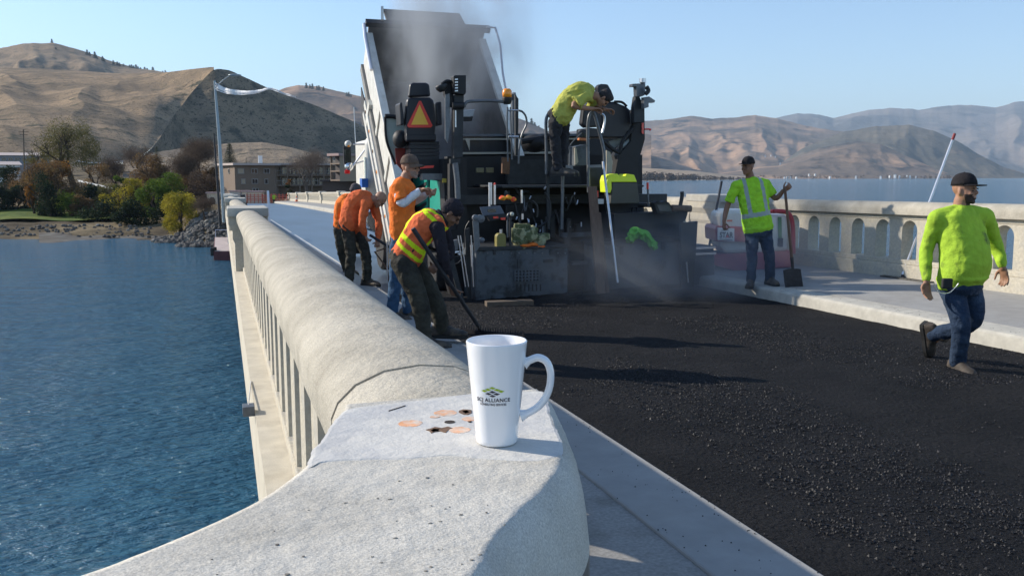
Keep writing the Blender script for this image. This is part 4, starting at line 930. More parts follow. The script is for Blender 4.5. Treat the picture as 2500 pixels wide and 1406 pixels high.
def head_geo(mb, H, hf, hu, s=1., jaw=1.0):
    hf = (hf - hu * hf.dot(hu)).normalized(); sd = hf.cross(hu); M = Matrix((sd, hf, hu)).transposed()
    E = lambda x, y, z, r_: mb.ell(H + (sd * x + hf * y + hu * z) * s, [q * s for q in r_], M, 16, 10)
    E(0, -.008, .035, (.076, .096, .088)); E(0, .012, -.03, (.066 * jaw, .078, .082)); E(0, .035, -.075, (.046 * jaw, .052, .036)); E(0, .07, -.098, (.024, .022, .018))
    E(0, .078, .022, (.052, .018, .012)); E(.034, .066, -.03, (.024, .024, .022)); E(-.034, .066, -.03, (.024, .024, .022))
    mb.tube([H + (hf * .082 + hu * .018) * s, H + (hf * .108 - hu * .022) * s], [.008 * s, .014 * s], 8); E(0, .103, -.026, (.018, .014, .010))
    E(0, .088, -.056, (.026, .011, .007)); E(0, .086, -.069, (.023, .011, .008))
    for q in (-1, 1): E(q * .077, -.005, -.012, (.009, .018, .032))
    return M, sd, hf
def boot(mb, ms, A, T_, s=1., up=Vector((0, 0, 1)), lift=0.0):
    """A ankle joint, T_ toe tip; shaft rises towards 'up'"""
    d = (T_ - A); d = (d - up * d.dot(up)); Lf = max(d.length, .12); d.normalize(); sd = d.cross(up).normalized()
    h = .085 * s; g = A - up * h    # sole plane under the ankle
    pr = [(-.085, .034, .075), (-.06, .041, .10), (-.01, .041, .12), (.05, .040, .088), (.10, .046, .062), (.15, .047, .052), (.19, .040, .042), (.215, .02, .026)]
    rings = []
    for x, w, hh in pr:
        c_ = g + d * x * s; rings.append([c_ + sd * w * s * ca + up * (max(0, sa) ** .8 * hh * s + .012 * s) for ca, sa in [(math.cos(a), math.sin(a)) for a in [math.pi * k / 9 for k in range(10)]]])
    mb.loft(rings); mb.tube([g + up * .05 * s, A + up * .03 * s, A + up * .09 * s], [.045 * s, .048 * s, .055 * s], 12)
    o = []
    for z in (-.012, .016):
        L1 = [g + d * x * s + sd * w * s * 1.08 + up * z * s for x, w, hh in pr]; L2 = [g + d * x * s - sd * w * s * 1.08 + up * z * s for x, w, hh in pr][::-1]; o.append(L1 + L2)
    ms.loft(o)
def cap(parent, H, hf, hu, mt, s=1., brim=.085, flat=True, label=None):
    hf = (hf - hu * hf.dot(hu)).normalized(); sd = hf.cross(hu); mb = MB(); rings = []
    c_ = H + (hu * .045 - hf * .006) * s
    for i in range(9):
        a = math.pi / 2 * i / 8.5; r_ = math.cos(a) ** .75; z = .105 * math.sin(a)
        rings.append([c_ + (sd * (.084 * r_ * math.cos(t)) + hf * (.104 * r_ * math.sin(t)) + hu * z) * s for t in [2 * math.pi * k / 28 for k in range(28)]])
    mb.loft(rings); b_ = []
    mb.ell(c_ + hu * .104 * s, (.009 * s, .009 * s, .006 * s), n=8, m=5)
    o = mb.build('cap', mt, parent, smooth=True, label=label)
    mb = MB(); top = []
    for k in range(15):
        t = math.pi * (k / 14) ; x = .078 * math.cos(t); y = .078 * math.sin(t) ** .7
        inner = c_ + (sd * x + hf * (.104 * math.sqrt(max(0, 1 - (x / .084) ** 2)) - .012) - hu * .0) * s
        outer = c_ + (sd * x * 1.0 + hf * (.104 * math.sqrt(max(0, 1 - (x / .084) ** 2)) + brim * (math.sin(t) ** .6)) - hu * (.006 + (0 if flat else .02 * abs(math.cos(t)) ** 2 + .012))) * s
        top.append((inner, outer))
    th = hu * .004 * s
    mb.grid([[a + th for a, b_ in top], [b_ + th for a, b_ in top], [b_ - th for a, b_ in top], [a - th for a, b_ in top], [a + th for a, b_ in top]])
    mb.build('cap_brim', mt, o, smooth=40)
def person(J, front, hf, hu, label, s=1.0, skin=None, top=None, sleeve='short', bottom=None, bootm=None, belly=0., width=1.0, folds=.010, hem=.10, paint=None, pmats=None, beard=None, hands=None, group='road workers', loose=1.0, collar=False, capk=None, hair=None, torso_bend=0.0, back=None, sleeve_mat=None, tuck=0, leg_r=1.0):
    base = (J['anL'] + J['anR']) / 2; t = thing('person', Vector((base.x, base.y, min(J['anL'].z, J['anR'].z) - .09)), label, 'person', group)
    P, N = J['pelvis'], J['neck']; ax = (N - P).normalized(); front = (front - ax * front.dot(ax)).normalized(); sd = front.cross(ax)
    W_, Lx = P.lerp(N, .33), P.lerp(N, .68); cb = -front * torso_bend
    spine = [P - ax * .10 * s, P, W_ + cb * .8, Lx + cb, P.lerp(N, .88) + cb * .6, N]
    tor = [(.150, .115), (.172, .125), (.152, .115), (.178, .125), (.175, .105), (.062, .06)]
    def torso(mb, add, wmul, be):
        S_ = catmull(spine, 4); n_ = len(S_); rings = []
        for i, p in enumerate(S_):
            t_ = i / (n_ - 1); q = (S_[min(i + 1, n_ - 1)] - S_[max(i - 1, 0)]).normalized(); f_ = (front - q * front.dot(q)).normalized(); s_ = f_.cross(q)
            w = float(np.interp(t_ * 5, range(6), [a for a, b_ in tor])) * s * wmul + add; d = float(np.interp(t_ * 5, range(6), [b_ for a, b_ in tor])) * s * (1 + (wmul - 1) * .6) + add
            g = math.exp(-((t_ - .36) / .2) ** 2) * be
            rings.append(oring(p + f_ * g * .6, s_, f_, w + g * .35, d + g * .5))
        mb.loft(rings)
        for k in ('shL', 'shR'):
            if k in J: c_ = P.lerp(N, .90) + cb * .5; mb.tube([c_, J[k].lerp(c_, .3), J[k]], [.075 * s + add, .072 * s + add, .066 * s + add], 12)
    # ---- body
    mb = MB(); torso(mb, -.012, width * .96, belly * .9)
    H = J['head']; hu = hu.normalized(); M, hsd, hff = head_geo(mb, H, hf, hu, s * .98, 1.08 if belly > .05 else 1)
    mb.tube([N - ax * .04, N.lerp(H, .35), H - hu * .03 * s], [.066 * s, .058 * s * (1.12 if belly > .05 else 1), .055 * s * (1.12 if belly > .05 else 1)], 14)
    hd = hands or {}
    for k in ('L', 'R'):
        if 'sh' + k in J:
            limb(mb, [J['sh' + k], J['el' + k], J['wr' + k]], [.050 * s, .046 * s, .038 * s, .040 * s, .034 * s, .026 * s])
            pn, cu = hd.get(k, (-sd if k == 'L' else sd, .4)); d_ = hd.get(k + 'd', J['wr' + k] - J['el' + k])
            hand(mb, J['wr' + k] + d_.normalized() * .01, d_, pn, s * 1.03, cu, flip=hd.get(k + 'f', 1))
        limb(mb, [J['hip' + k], J['kn' + k], J['an' + k]], [.075 * s, .06 * s, .045 * s, .045 * s, .035 * s])
        limb(mb, [J['an' + k], J['an' + k].lerp(J['toe' + k], .25)], [.026 * s, .02 * s])
    def bp(c_):
        if beard:
            r_ = c_ - H; y = r_.dot(hff); z = r_.dot(hu)
            if -.125 * s < z < -.035 * s and y > .03 * s and not (z > -.062 * s and abs(r_.dot(hsd)) < .02) and (z < -.05 * s or abs(r_.dot(hsd)) > .03): return 1
        return 0
    body = finish(mb, 'body', skin, t, .0075, 3, paint=bp if beard else None, mats=[beard] if beard else None)
    for q in (-1, 1): MB().ell(H + (hff * .084 + hsd * .031 * q - hu * .004) * s, (.013 * s, .007 * s, .007 * s), M, 8, 6).build('eye', m_eye, t, smooth=True)
    for q in (-1, 1): MB().ell(H + (hff * .092 + hsd * .032 * q + hu * .016) * s, (.02 * s, .007 * s, .005 * s), M, 8, 6).build('eyebrow', m_hair, t, smooth=True)
    # ---- top
    mb = MB(); torso(mb, .014 * loose, width, belly)
    S0 = P - ax * hem * s; f_ = front
    mb.loft([oring(P.lerp(N, a) - ax * 0 + f_ * belly * .25 * g, sd, f_, (.172 * width + .026 * loose) * s + belly * .3 * g, (.128 + .026 * loose) * s + belly * .4 * g) for a, g in ((0, .5), (.12, .9))] if hem <= 0 else
            [oring(S0 + f_ * belly * .25, sd, f_, (.168 * width + .010 * loose) * s + belly * .15, (.122 * width + .010 * loose) * s + belly * .25), oring(P + f_ * belly * .35, sd, f_, (.172 * width + .013 * loose) * s + belly * .2, (.128 * width + .012 * loose) * s + belly * .35)])
    for k in ('L', 'R'):
        if 'sh' + k in J:
            a, b_, c_ = J['sh' + k], J['el' + k], J['wr' + k]
            if sleeve == 'short': mb.tube([a, a.lerp(b_, .45), a.lerp(b_, .8)], [.074 * s, .072 * s, .070 * s * loose], 14)
            elif sleeve == 'long': limb(mb, [a, b_, c_.lerp(b_, .06)], [.074 * s, .068 * s, .057 * s, .055 * s, .047 * s, .038 * s])
            elif sleeve == 'vest': pass
            if sleeve != 'vest': mb.ell(a, (.078 * s,) * 3)
    mb.tube([N - ax * .06, N + (H - N).normalized() * .02], [.085 * s, .068 * s], 14)
    finish(mb, {'short': 'shirt', 'long': 'sweatshirt', 'vest': 'safety_vest'}[sleeve], top, t, .010, 5, folds, 8, paint, pmats)
    if sleeve_mat:
        mb = MB()
        for k in ('L', 'R'):
            if 'sh' + k in J: limb(mb, [J['sh' + k].lerp(J['el' + k], .4 if sleeve == 'short' else 0), J['el' + k], J['wr' + k].lerp(J['el' + k], .1)], [.064 * s, .060 * s, .052 * s, .05 * s, .044 * s, .036 * s])
        if sleeve == 'vest': torso(mb, .008, width, belly); mb.tube([N - ax * .05, N.lerp(H, .45)], [.09 * s, .085 * s], 14)
        finish(mb, 'undershirt', sleeve_mat, t, .010, 4, folds * .8, 9)
    # ---- trousers
    mb = MB(); mb.loft([oring(P + ax * a * s + front * belly * .15, sd, front, w * width * s, d * (1 + (width - 1) * .5) * s + belly * .1) for a, w, d in ((.06, .160, .115), (0, .176, .13), (-.08, .178, .138), (-.14, .13, .11))])
    for k in ('L', 'R'):
        h_, kn, an = J['hip' + k], J['kn' + k], J['an' + k]; lr = leg_r * s * (1 + (width - 1) * .5)
        limb(mb, [h_, kn, an - (kn - an).normalized() * .012], [.098 * lr, .092 * lr, .076 * lr, .070 * lr, .066 * lr, .064 * lr])
    finish(mb, 'trousers', bottom, t, .010, 4, folds * 1.0, 9)
    MB().loft([oring(P + ax * a * s + front * belly * .15, sd, front, .166 * width * s, .121 * (1 + (width - 1) * .5) * s + belly * .1) for a in (.045, .075)]).build('belt', m_sole, t)
    for k in ('L', 'R'):
        mb = MB(); ms = MB(); sh = (J['kn' + k] - J['an' + k]).normalized()
        ft = (J['toe' + k] - J['an' + k]); upv = sh if abs(ft.normalized().dot(sh)) < .75 and J.get('lift' + k) else Vector((0, 0, 1))
        if J.get('lift' + k): f2 = ft.normalized(); upv = (sh - f2 * sh.dot(f2)).normalized() if abs(sh.dot(f2)) < .95 else Vector((0, 0, 1))
        boot(mb, ms, J['an' + k], J['toe' + k], s * 1.16, upv)
        bo = finish(mb, 'boot', bootm or m_boot, t, .009, 2); ms.build('sole', m_sole, bo)
    if hair:
        hb = MB(); hb.ell(H + (hu * .042 - hff * .016) * s, (.082 * s, .100 * s, .088 * s), M, 18, 12); hb.ell(H + (hu * .0 - hff * .04) * s, (.078 * s, .068 * s, .07 * s), M, 16, 10)
        finish(hb, 'hair', hair, t, .008, 2, .004, 30)
    if capk: cap(t, H, hff, hu, capk[0], s * 1.02, capk[1], capk[2])
    return t
def JJ(D, **k):
    out = {}
    for n_, v in k.items():
        out[n_] = at(v[0], v[1], D + (v[2] if len(v) > 2 else 0)) if isinstance(v, tuple) else v
    return out
U = Vector((0, 0, 1))
# --- man walking at the right
D = 7.45
J = JJ(D, head=(2355, 466), neck=(2345, 505, .02), pelvis=(2342, 678), shR=(2288, 535, -.02), elR=(2262, 612, .05), wrR=(2262, 684, -.05), shL=(2405, 530, .06), elL=(2432, 598, .16), wrL=(2448, 650, .08),
       hipR=(2322, 700), knR=(2346, 792, -.14), anR=(2338, 880, -.02), toeR=(2372, 905, -.22), hipL=(2364, 700, .05), knL=(2374, 784, .02), anL=(2284, 815, .34), toeL=(2294, 880, .40), liftL=True)
hf = (-Fh * .80 + Rt * .62).normalized()
pw = person(J, (-Fh * .85 + Rt * .5), hf, (U + Fh * .06).normalized(), 'man walking in a long sleeved lime shirt, jeans and black flat brimmed cap', 1.0, m_skin, m_lime, 'long', m_jean, m_boot2, belly=.085, width=1.10, folds=.006, beard=m_beard,
       hands={'R': (-Fh + Rt * .2, .3), 'L': (-Rt - Fh * .5, .28), 'Ld': Vector((0, 0, -1)) + Rt * .25, 'Rd': Vector((0, 0, -1)) + Rt * .08}, capk=(m_capb, .075, True), hem=.03)
# pouch and chain
q = at(2312, 692, D - .25); MB().box(q, (.085, .04, .085), Matrix.Rotation(-YAW, 3, 'Z')).build('belt_pouch', m_sole, pw, bevel=.012)
MB().tube(catmull([at(x, y, D - .24) for x, y in ((2280, 690), (2286, 708), (2300, 716), (2318, 714), (2332, 702), (2340, 692))], 6), .004, 6).build('wallet_chain', mat('steel_chain', (.6, .6, .6), .3, .9, var=.3, vs=300), pw)
# --- man leaning on the shovel
D = 12.35
J = JJ(D, head=(1826, 408), neck=(1832, 436, .03), pelvis=(1850, 555), shR=(1796, 455, 0), elR=(1776, 503, .02), wrR=(1768, 540, -.06), shL=(1869, 450, .04), elL=(1892, 484, -.02), wrL=(1912, 466, -.10),
       hipR=(1836, 572), knR=(1836, 625, -.04), anR=(1833, 682, 0), toeR=(1828, 697, -.2), hipL=(1868, 572), knL=(1878, 625, -.04), anL=(1880, 676, .02), toeL=(1897, 692, -.2))
for k in ('anR', 'anL', 'toeR', 'toeL'): J[k].z = max(J[k].z, zb(11) + .2 + (.09 if 'an' in k else .01))
Pk, Nk = J['pelvis'], J['neck']; sx = Rt.copy()
def hv(c_):
    t_ = (c_ - Pk).dot((Nk - Pk).normalized()) / (Nk - Pk).length; x = (c_ - Pk.lerp(Nk, t_)).dot(sx)
    if .22 < t_ < .31 and abs(x) < .26: return 1
    if t_ > .31 and (.085 < abs(x) < .135) and t_ < 1.1: return 1
    return 0
person(J, (-Fh * .95 - Rt * .2), (-Fh * .6 - Rt * .8), (U), 'man leaning on a shovel in a lime T-shirt with silver reflective stripes', .98, m_skin2, m_lime2, 'short', m_jean, m_boot, belly=.045, width=1.12, folds=.009, paint=hv, pmats=[m_tape],
       hands={'R': (Rt * .5 + Fh * .2, .7), 'L': (-Rt * .3 + Fh, 1.0), 'Ld': Rt * .5 + U * .4 - Fh * .3, 'Rd': -U}, capk=(m_capb, .07, True), hem=.05)
# --- orange T-shirt man pointing
D = 9.75
J = JJ(D, head=(1001, 411), neck=(987, 438, .0), pelvis=(985, 568), shR=(972, 462, -.19), elR=(984, 484 + 12, -.24), wrR=(1026, 465, -.22), shL=(985, 462, .19), elL=(1010, 492, .22), wrL=(1046, 470, .0),
       hipR=(975, 590, -.09), knR=(966, 680, -.08), anR=(958, 762, -.06), toeR=(985, 776, -.12), hipL=(990, 590, .09), knL=(992, 680, .08), anL=(996, 756, .14), toeL=(1022, 768, .12))
hf = (Rt * .95 - Fh * .32).normalized()
person(J, Rt * .97 - Fh * .15, hf, (U).normalized(), 'man in an orange T-shirt with white sleeves and a brown cap, holding his hands out', 1.0, m_skin, m_org, 'short', m_jean2, m_boot, folds=.012, sleeve_mat=m_white_sl, beard=m_greybeard,
       hands={'R': (-U * .7 - Fh * .4, .45), 'Rd': Rt + U * .1, 'L': (U * .2 - Fh, .6), 'Ld': Rt * .8 - Fh * .6, 'Rf': -1}, capk=(m_capg, .07, False), hem=.10, loose=1.25, torso_bend=.02)
# --- raker in the vest
D = 7.95
J = JJ(D, head=(1102, 520), neck=(1070, 535, .0), pelvis=(998, 618), shR=(1068, 556, -.17), elR=(1084, 632, -.22), wrR=(1100, 696, -.14), shL=(1078, 550, .18), elL=(1098, 616, .16), wrL=(1066, 648, -.02),
       hipR=(984, 640, -.10), knR=(1024, 736, -.14), anR=(1036, 826, -.06), toeR=(1078, 842, -.05), hipL=(1000, 640, .10), knL=(1062, 735, .14), anL=(1078, 796, .22), toeL=(1120, 806, .2))
Pr, Nr = J['pelvis'], J['neck']; axr = (Nr - Pr).normalized()
def vestp(c_):
    t_ = (c_ - Pr).dot(axr) / (Nr - Pr).length; y = (c_ - Pr.lerp(Nr, t_)).dot(Fh)
    if .20 < t_ < .30 or .02 < t_ < .10: return 1
    if t_ >= .1 and abs(abs(y) - .08) < .028: return 1
    if t_ > .92 and t_ < 1.0: return 1
    return 0
person(J, (Rt * .6 - U * .8), (Rt * .6 - U * .75), (Rt * .72 + U * .62).normalized(), 'bent over man in orange safety vest and dark hood, raking the asphalt edge', 1.0, m_skin2, m_vest, 'vest', m_olive, m_boot, folds=.010, sleeve_mat=m_hood, paint=vestp, pmats=[m_vy],
       hands={'R': (Fh * .4 + Rt * .5, 1.0), 'L': (-Fh, 1.0)}, hem=.04, torso_bend=.05, hair=m_hood, leg_r=1.15, loose=1.3)
# --- bending man in the orange hooded sweatshirt
D = 12.9
J = JJ(D, head=(926, 487), neck=(904, 486, .0), pelvis=(856, 545), shR=(893, 500, -.19), elR=(884, 546, -.24), wrR=(892, 572, -.14), shL=(910, 498, .18), elL=(925, 545, .18), wrL=(922, 588, .0),
       hipR=(850, 560, -.09), knR=(856, 622, -.08), anR=(852, 688, -.05), toeR=(862, 704, -.28), hipL=(870, 560, .09), knL=(893, 624, .06), anL=(896, 680, .1), toeL=(920, 690, -.0))
person(J, (Rt * .5 - U * .7 - Fh * .2), (Rt * .45 - U * .85), (Rt * .8 + U * .5).normalized(), 'bald man bending down in an orange hooded sweatshirt and dark work trousers', .99, m_skin, m_org2, 'long', m_olive, m_boot, folds=.013, belly=.03, width=1.12,
       hands={'R': (Rt, .7), 'L': (-Fh, .9)}, hem=.03, torso_bend=.12, loose=1.5)
# --- man behind him, mostly hidden
D = 15.0
J = JJ(D, head=(868, 466), neck=(858, 484, .0), pelvis=(836, 545), shR=(846, 498, -.18), elR=(838, 535, -.22), wrR=(852, 560, -.14), shL=(866, 496, .18), elL=(880, 530, .2), wrL=(884, 560, .0),
       hipR=(828, 560, -.09), knR=(832, 610, -.08), anR=(845, 655, .05), toeR=(856, 668, -.2), hipL=(840, 560, .09), knL=(850, 610, .06), anL=(858, 655, .2), toeL=(872, 664, 0))
person(J, (Rt * .7 - U * .5), (Rt * .7 - U * .5), (Rt * .5 + U * .8).normalized(), 'man in orange with a grey knit hat, mostly hidden behind the bald man', .97, m_skin, m_org, 'long', m_olive, m_boot, folds=.012,
       hands={'R': (Rt, .7), 'L': (-Fh, .9)}, hem=.03, torso_bend=.08, hair=fabric('grey_knit_hat', (.10, .09, .10)), loose=1.4)
# --- operator on the paver
D = 13.0
J = JJ(D, head=(1474, 240, .0), neck=(1446, 232, .0), pelvis=(1368, 280), shR=(1430, 236, -.19), elR=(1400, 258, -.26), wrR=(1446, 266, -.18), shL=(1440, 236, .19), elL=(1450, 262, .24), wrL=(1476, 268, .1),
       hipR=(1356, 300, -.09), knR=(1356, 350, -.07), anR=(1362, 410, -.05), toeR=(1380, 420, -.1), hipL=(1374, 300, .09), knL=(1376, 350, .08), anL=(1372, 410, .1), toeL=(1392, 420, .05))
person(J, (Rt * .4 - U * .9), (Rt * .35 - U * .8), (Rt * .9 + U * .3).normalized(), 'machine operator in a faded yellow T-shirt bending over the paver console', 1.06, m_skin, m_pale, 'short', mat('black_trousers_cloth', (.02, .02, .025), .9, var=.2, vs=12, bump=.5, bs=20), m_boot, folds=.014,
       hands={'R': (Rt * .2 - U, .6), 'Rd': Rt, 'L': (-U, .6), 'Ld': Rt}, hem=.05, torso_bend=.13, hair=m_hair, loose=1.6, belly=.03, width=1.05)
# --- tiny flagger at the far end
D = 127
J = JJ(D, head=(669, 473), neck=(669, 476.5), pelvis=(669, 486), shR=(666, 478), elR=(665, 482), wrR=(666, 485), shL=(672, 478), elL=(674, 481), wrL=(673, 485),
       hipR=(667.6, 488), knR=(667.5, 494), anR=(667, 501), toeR=(666.5, 502.5), hipL=(670.4, 488), knL=(670.6, 494), anL=(671, 501), toeL=(671.5, 502.5))
person(J, -Fh, -Fh, U, 'tiny distant flagger in yellow and black by the orange barrier', .98, m_skin, m_lime, 'long', m_olive, folds=0, capk=(m_capb, .07, True))
# ================================================================ hand tools
m_wood2 = mat('worn_wooden_handle', (.12, .065, .04), .7, var=.3, vs=30, stretch=(1, 1, .1))
m_steel = mat('dark_tool_steel', (.035, .035, .04), .55, .6, var=.3, vs=15)
m_alu = mat('brushed_aluminium', (.62, .62, .64), .35, .85, var=.08)
g = at(1935, 655, 12.05); t = thing('shovel', g, 'square mouth shovel held upright by the man with striped lime T-shirt', 'shovel')
MB().tube([at(1916, 458, 12.2), at(1924, 540, 12.13), at(1934, 640, 12.05)], [.019, .019, .021], 10).build('handle', m_wood2, t)
MB().tube([at(1933, 628, 12.05), at(1936, 664, 12.04)], [.024, .018], 10).build('socket', m_steel, t)
q = [at(x, y, 12.02) for x, y in ((1912, 660), (1924, 656), (1948, 656), (1955, 657), (1961, 699), (1950, 703), (1918, 704), (1915, 690))]
MB().prism(q, Fh * .006 + Vector((0, 0, 0))).build('blade', m_steel, t, bevel=.002)
g = at(1170, 803, 7.9); t = thing('asphalt_rake', g, 'wide asphalt rake with upturned teeth held by the bent over raker', 'rake')
MB().tube([at(1008, 558, 7.6), at(1085, 672, 7.72), at(1168, 796, 7.95)], [.021, .019, .017], 10).build('handle', m_steel, t)
a, b_ = onb(1124, 806, .035), onb(1281, 824, .035); mb = MB(); mb.bar(a, b_, .02, .05)
for k in range(26):
    p = a.lerp(b_, (k + .5) / 26); mb.lathe([(.009, 0), (.002, .055)], p + Vector((0, 0, .02)), n=6)
mb.build('rake_head', m_steel, t); c_ = a.lerp(b_, .3); MB().tube([at(1166, 793, 7.95), c_ + Vector((0, 0, .03))], .012, 8).build('socket', m_steel, t)
g = onb(2215, 676, .28); t = thing('asphalt_lute', g, 'lute with a long silver pole and red grip leaning against the sunlit balustrade', 'lute')
pa = onb(2203, 672, .33); pb_ = at(2331, 327, (pa.dot(Fh)) + .30)
MB().tube([pa, pb_], .017, 10).build('pole', m_alu, t); MB().tube([pa.lerp(pb_, .955), pb_], .02, 10).build('grip', mat('red_rubber_grip', (.25, .03, .03), .6), t)
a, b_ = onb(2155, 674, .285), onb(2275, 690, .285); MB().bar(a, b_, .10, .03).build('lute_head', mat('tarred_steel', (.10, .095, .085), .8, .2, var=.5, vs=25), t); MB().tube([pa, a.lerp(b_, .45)], [.02, .024], 8).build('socket', m_steel, t)
g = onb(1735, 600, .3); t = thing('lute_pole_tool', g, 'dark handled tool leaning behind the shovel man in the shaded corner', 'tool')
pa = at(1731, 572, 14.6); MB().tube([pa - Vector((0, 0, .25)), at(1762, 443, 14.9)], .02, 8).build('handle', m_steel, t); MB().bar(pa - Vector((.3, 0, .3)), pa + Vector((.3, 0, -.3)), .08, .04).build('tool_head', m_steel, t)
# bald man's rake and measuring rods
g = onb(948, 690, .1); t = thing('long_handled_rake', g, 'rake worked by the bald man in the orange sweatshirt', 'rake')
MB().tube([at(903, 574, 12.75), at(950, 603, 12.7), ], .02, 8).build('handle', m_steel, t); MB().tube([at(950, 603, 12.7), at(915, 615, 12.75), at(945, 655, 12.7), at(950, 690, 12.7)], .014, 8).build('brace', m_wood2, t)
for i, x in enumerate((945, 952)): MB().tube([at(x, 590, 12.6), at(x + 1, 688, 12.6)], .011, 6).build('rod', m_alu, t)
# ================================================================ dump truck
m_tw = mat('white_truck_paint', (.66, .64, .58), .45, var=.12, vs=5, col2=(.50, .46, .38), c2s=6, c2t=(.5, .75), spec=.5)
m_inner = mat('worn_bed_steel', (.17, .155, .145), .6, .3, var=.25, vs=3, bump=.2, bs=30, col2=(.10, .09, .085), c2s=1.2, c2t=(.42, .62))
m_tdark = mat('dark_frame_steel', (.035, .035, .04), .6, .3, var=.25, vs=10)
m_groove = mat('grey_rail_recess', (.22, .21, .19), .7, var=.2, vs=12)
m_chrome = mat('polished_chrome', (.80, .80, .80), .16, 1.0, var=0)
m_amber = mat('amber_lens', (.95, .32, .02), .15, var=0, spec=.7)
m_redl = mat('red_lens', (.75, .02, .02), .2, var=0, spec=.7)
m_tyre = mat('tyre_rubber', (.025, .025, .026), .85, var=.2, vs=20, bump=.4, bs=30)
m_glass = mat('mirror_glass', (.30, .34, .30), .05, .9, var=0)
XL, XR, AL = 2.80, 5.12, R(44.5)
tk = thing('dump_truck', (3.95, 18, zb(18)), 'white dump truck with its steaming bed raised in front of the paver', 'dump truck')
uu = Vector((0, math.cos(AL), math.sin(AL))); nn_ = Vector((0, -math.sin(AL), math.cos(AL)))
# the line of the side's top edge passes (15.8, 2.68)
def bp_(x, s_, h): return Vector((x, 15.8, 2.66)) + uu * s_ + nn_ * (h - 1.15)     # s_ along the bed, h above its floor
S0, S1 = -1.75, 2.42
bed = thing('bed_tmp', (0, 0, 0), 'x', 'x'); bpy.data.objects.remove(bed)
mb = MB()
def slab(mb, x0, x1, s0, s1, h0, h1):
    mb.loft([[bp_(x0, s0, h0), bp_(x1, s0, h0), bp_(x1, s0, h1), bp_(x0, s0, h1)], [bp_(x0, s1, h0), bp_(x1, s1, h0), bp_(x1, s1, h1), bp_(x0, s1, h1)]])
slab(mb, XL, XR, S0, S1, -.06, 0)
bd = mb.build('bed_floor', m_inner, tk)
mb = MB(); slab(mb, XL + .03, XL + .07, S0, S1, 0, 1.08); mb.build('side_wall', m_inner, tk)
mb = MB(); slab(mb, XR - .07, XR - .03, S0, S1, 0, 1.10); mb.build('side_wall', m_inner, tk)
mb = MB(); slab(mb, XL - .02, XL + .03, S0, S1, .42, .96); mb.build('side_panel', m_tw, tk)
mb = MB(); slab(mb, XL - .06, XL + .09, S0, S1, 1.06, 1.16); mb.build('top_rail', m_tw, tk, bevel=.012)
mb = MB(); slab(mb, XR - .09, XR + .06, S0, S1, 1.06, 1.15); mb.build('top_rail', m_tw, tk, bevel=.012)
mb = MB(); slab(mb, XL - .07, XL + .03, S0, S1, .24, .40); mb.build('lower_rail', m_groove, tk)
mb = MB(); slab(mb, XL - .10, XL + .03, S0 - .3, S1 - .9, .10, .235); slab(mb, XL - .10, XL + .03, S0 - .3, S1 - .9, -.14, -.05); mb.build('side_beam', m_tw, tk, bevel=.01)
mb = MB(); slab(mb, XL - .05, XL + .03, S0 - .3, S1 - .9, -.05, .10); mb.build('beam_recess', m_groove, tk)
mb = MB(); slab(mb, XL - .09, XL + .02, S1 - 1.35, S1 - 1.2, -.1, .5); mb.build('side_rib', m_tw, tk)
for q_ in (.3, -.9): mb = MB(); slab(mb, XL - .05, XL + .02, q_, q_ + .12, .4, 1.06); mb.build('side_rib', m_tw, tk)
for k in range(6):
    p = bp_(XL - .105, -1.5 + k * .55, .17); MB().ell(p, (.012, .035, .035), n=8, m=6).build('marker_light', m_rust if k % 2 else m_amber, tk)
mb = MB(); slab(mb, XL, XR, S1, S1 + .06, 0, 1.32); mb.build('headboard', m_inner, tk)
mb = MB(); slab(mb, XL - .06, XR + .1, S1 - .03, S1 + .09, 1.30, 1.40); mb.build('headboard_rail', m_tdark, tk)
# cab protector
mb = MB(); a = [bp_(XL + .36, S1 + .06, 1.38), bp_(XR - .38, S1 + .06, 1.38), bp_(XR - .50, S1 + .30, 1.50), bp_(XL + .30, S1 + .30, 1.50)]; mb.prism(a, nn_ * -.05); mb.build('cab_protector', m_inner, tk)
MB().bar(bp_(XL + .26, S1 + .06, 1.40), bp_(XL + .28, S1 + .32, 1.52), .05, .08).build('protector_edge', m_tw, tk)
MB().tube([bp_(XL - .09, S1, 1.34), bp_(XL - .12, S1 - .4, 1.35), bp_(XL - .09, S1 - 1.2, 1.2)], .035, 8).build('tarp_arm', m_alu, tk)
MB().tube([bp_(XR + .02, S1, 1.42), bp_(XR + .2, S1, 1.42), bp_(XR + .2, S1 - .5, 1.38), bp_(XR + .12, S1 - 1.2, 1.25), bp_(XR + .08, S1 - 1.9, 1.16)], .022, 8).build('tarp_arm', m_alu, tk)
# remaining load sliding to the tail
P = []
for i, s_ in enumerate(np.linspace(S0 - .05, -.2, 14)):
    P.append([bp_(x, s_, max(.0, (.55 * (1 - i / 13.0)) * (1 - .3 * ((x - 3.96) / 1.16) ** 2) + .05 * mnoise.noise(Vector((x * 4, s_ * 4, 0))) + (.02 if i < 13 else -.02))) for x in np.linspace(XL + .07, XR - .07, 22)])
MB().grid(P).build('asphalt_load', m_asph, tk, smooth=True)
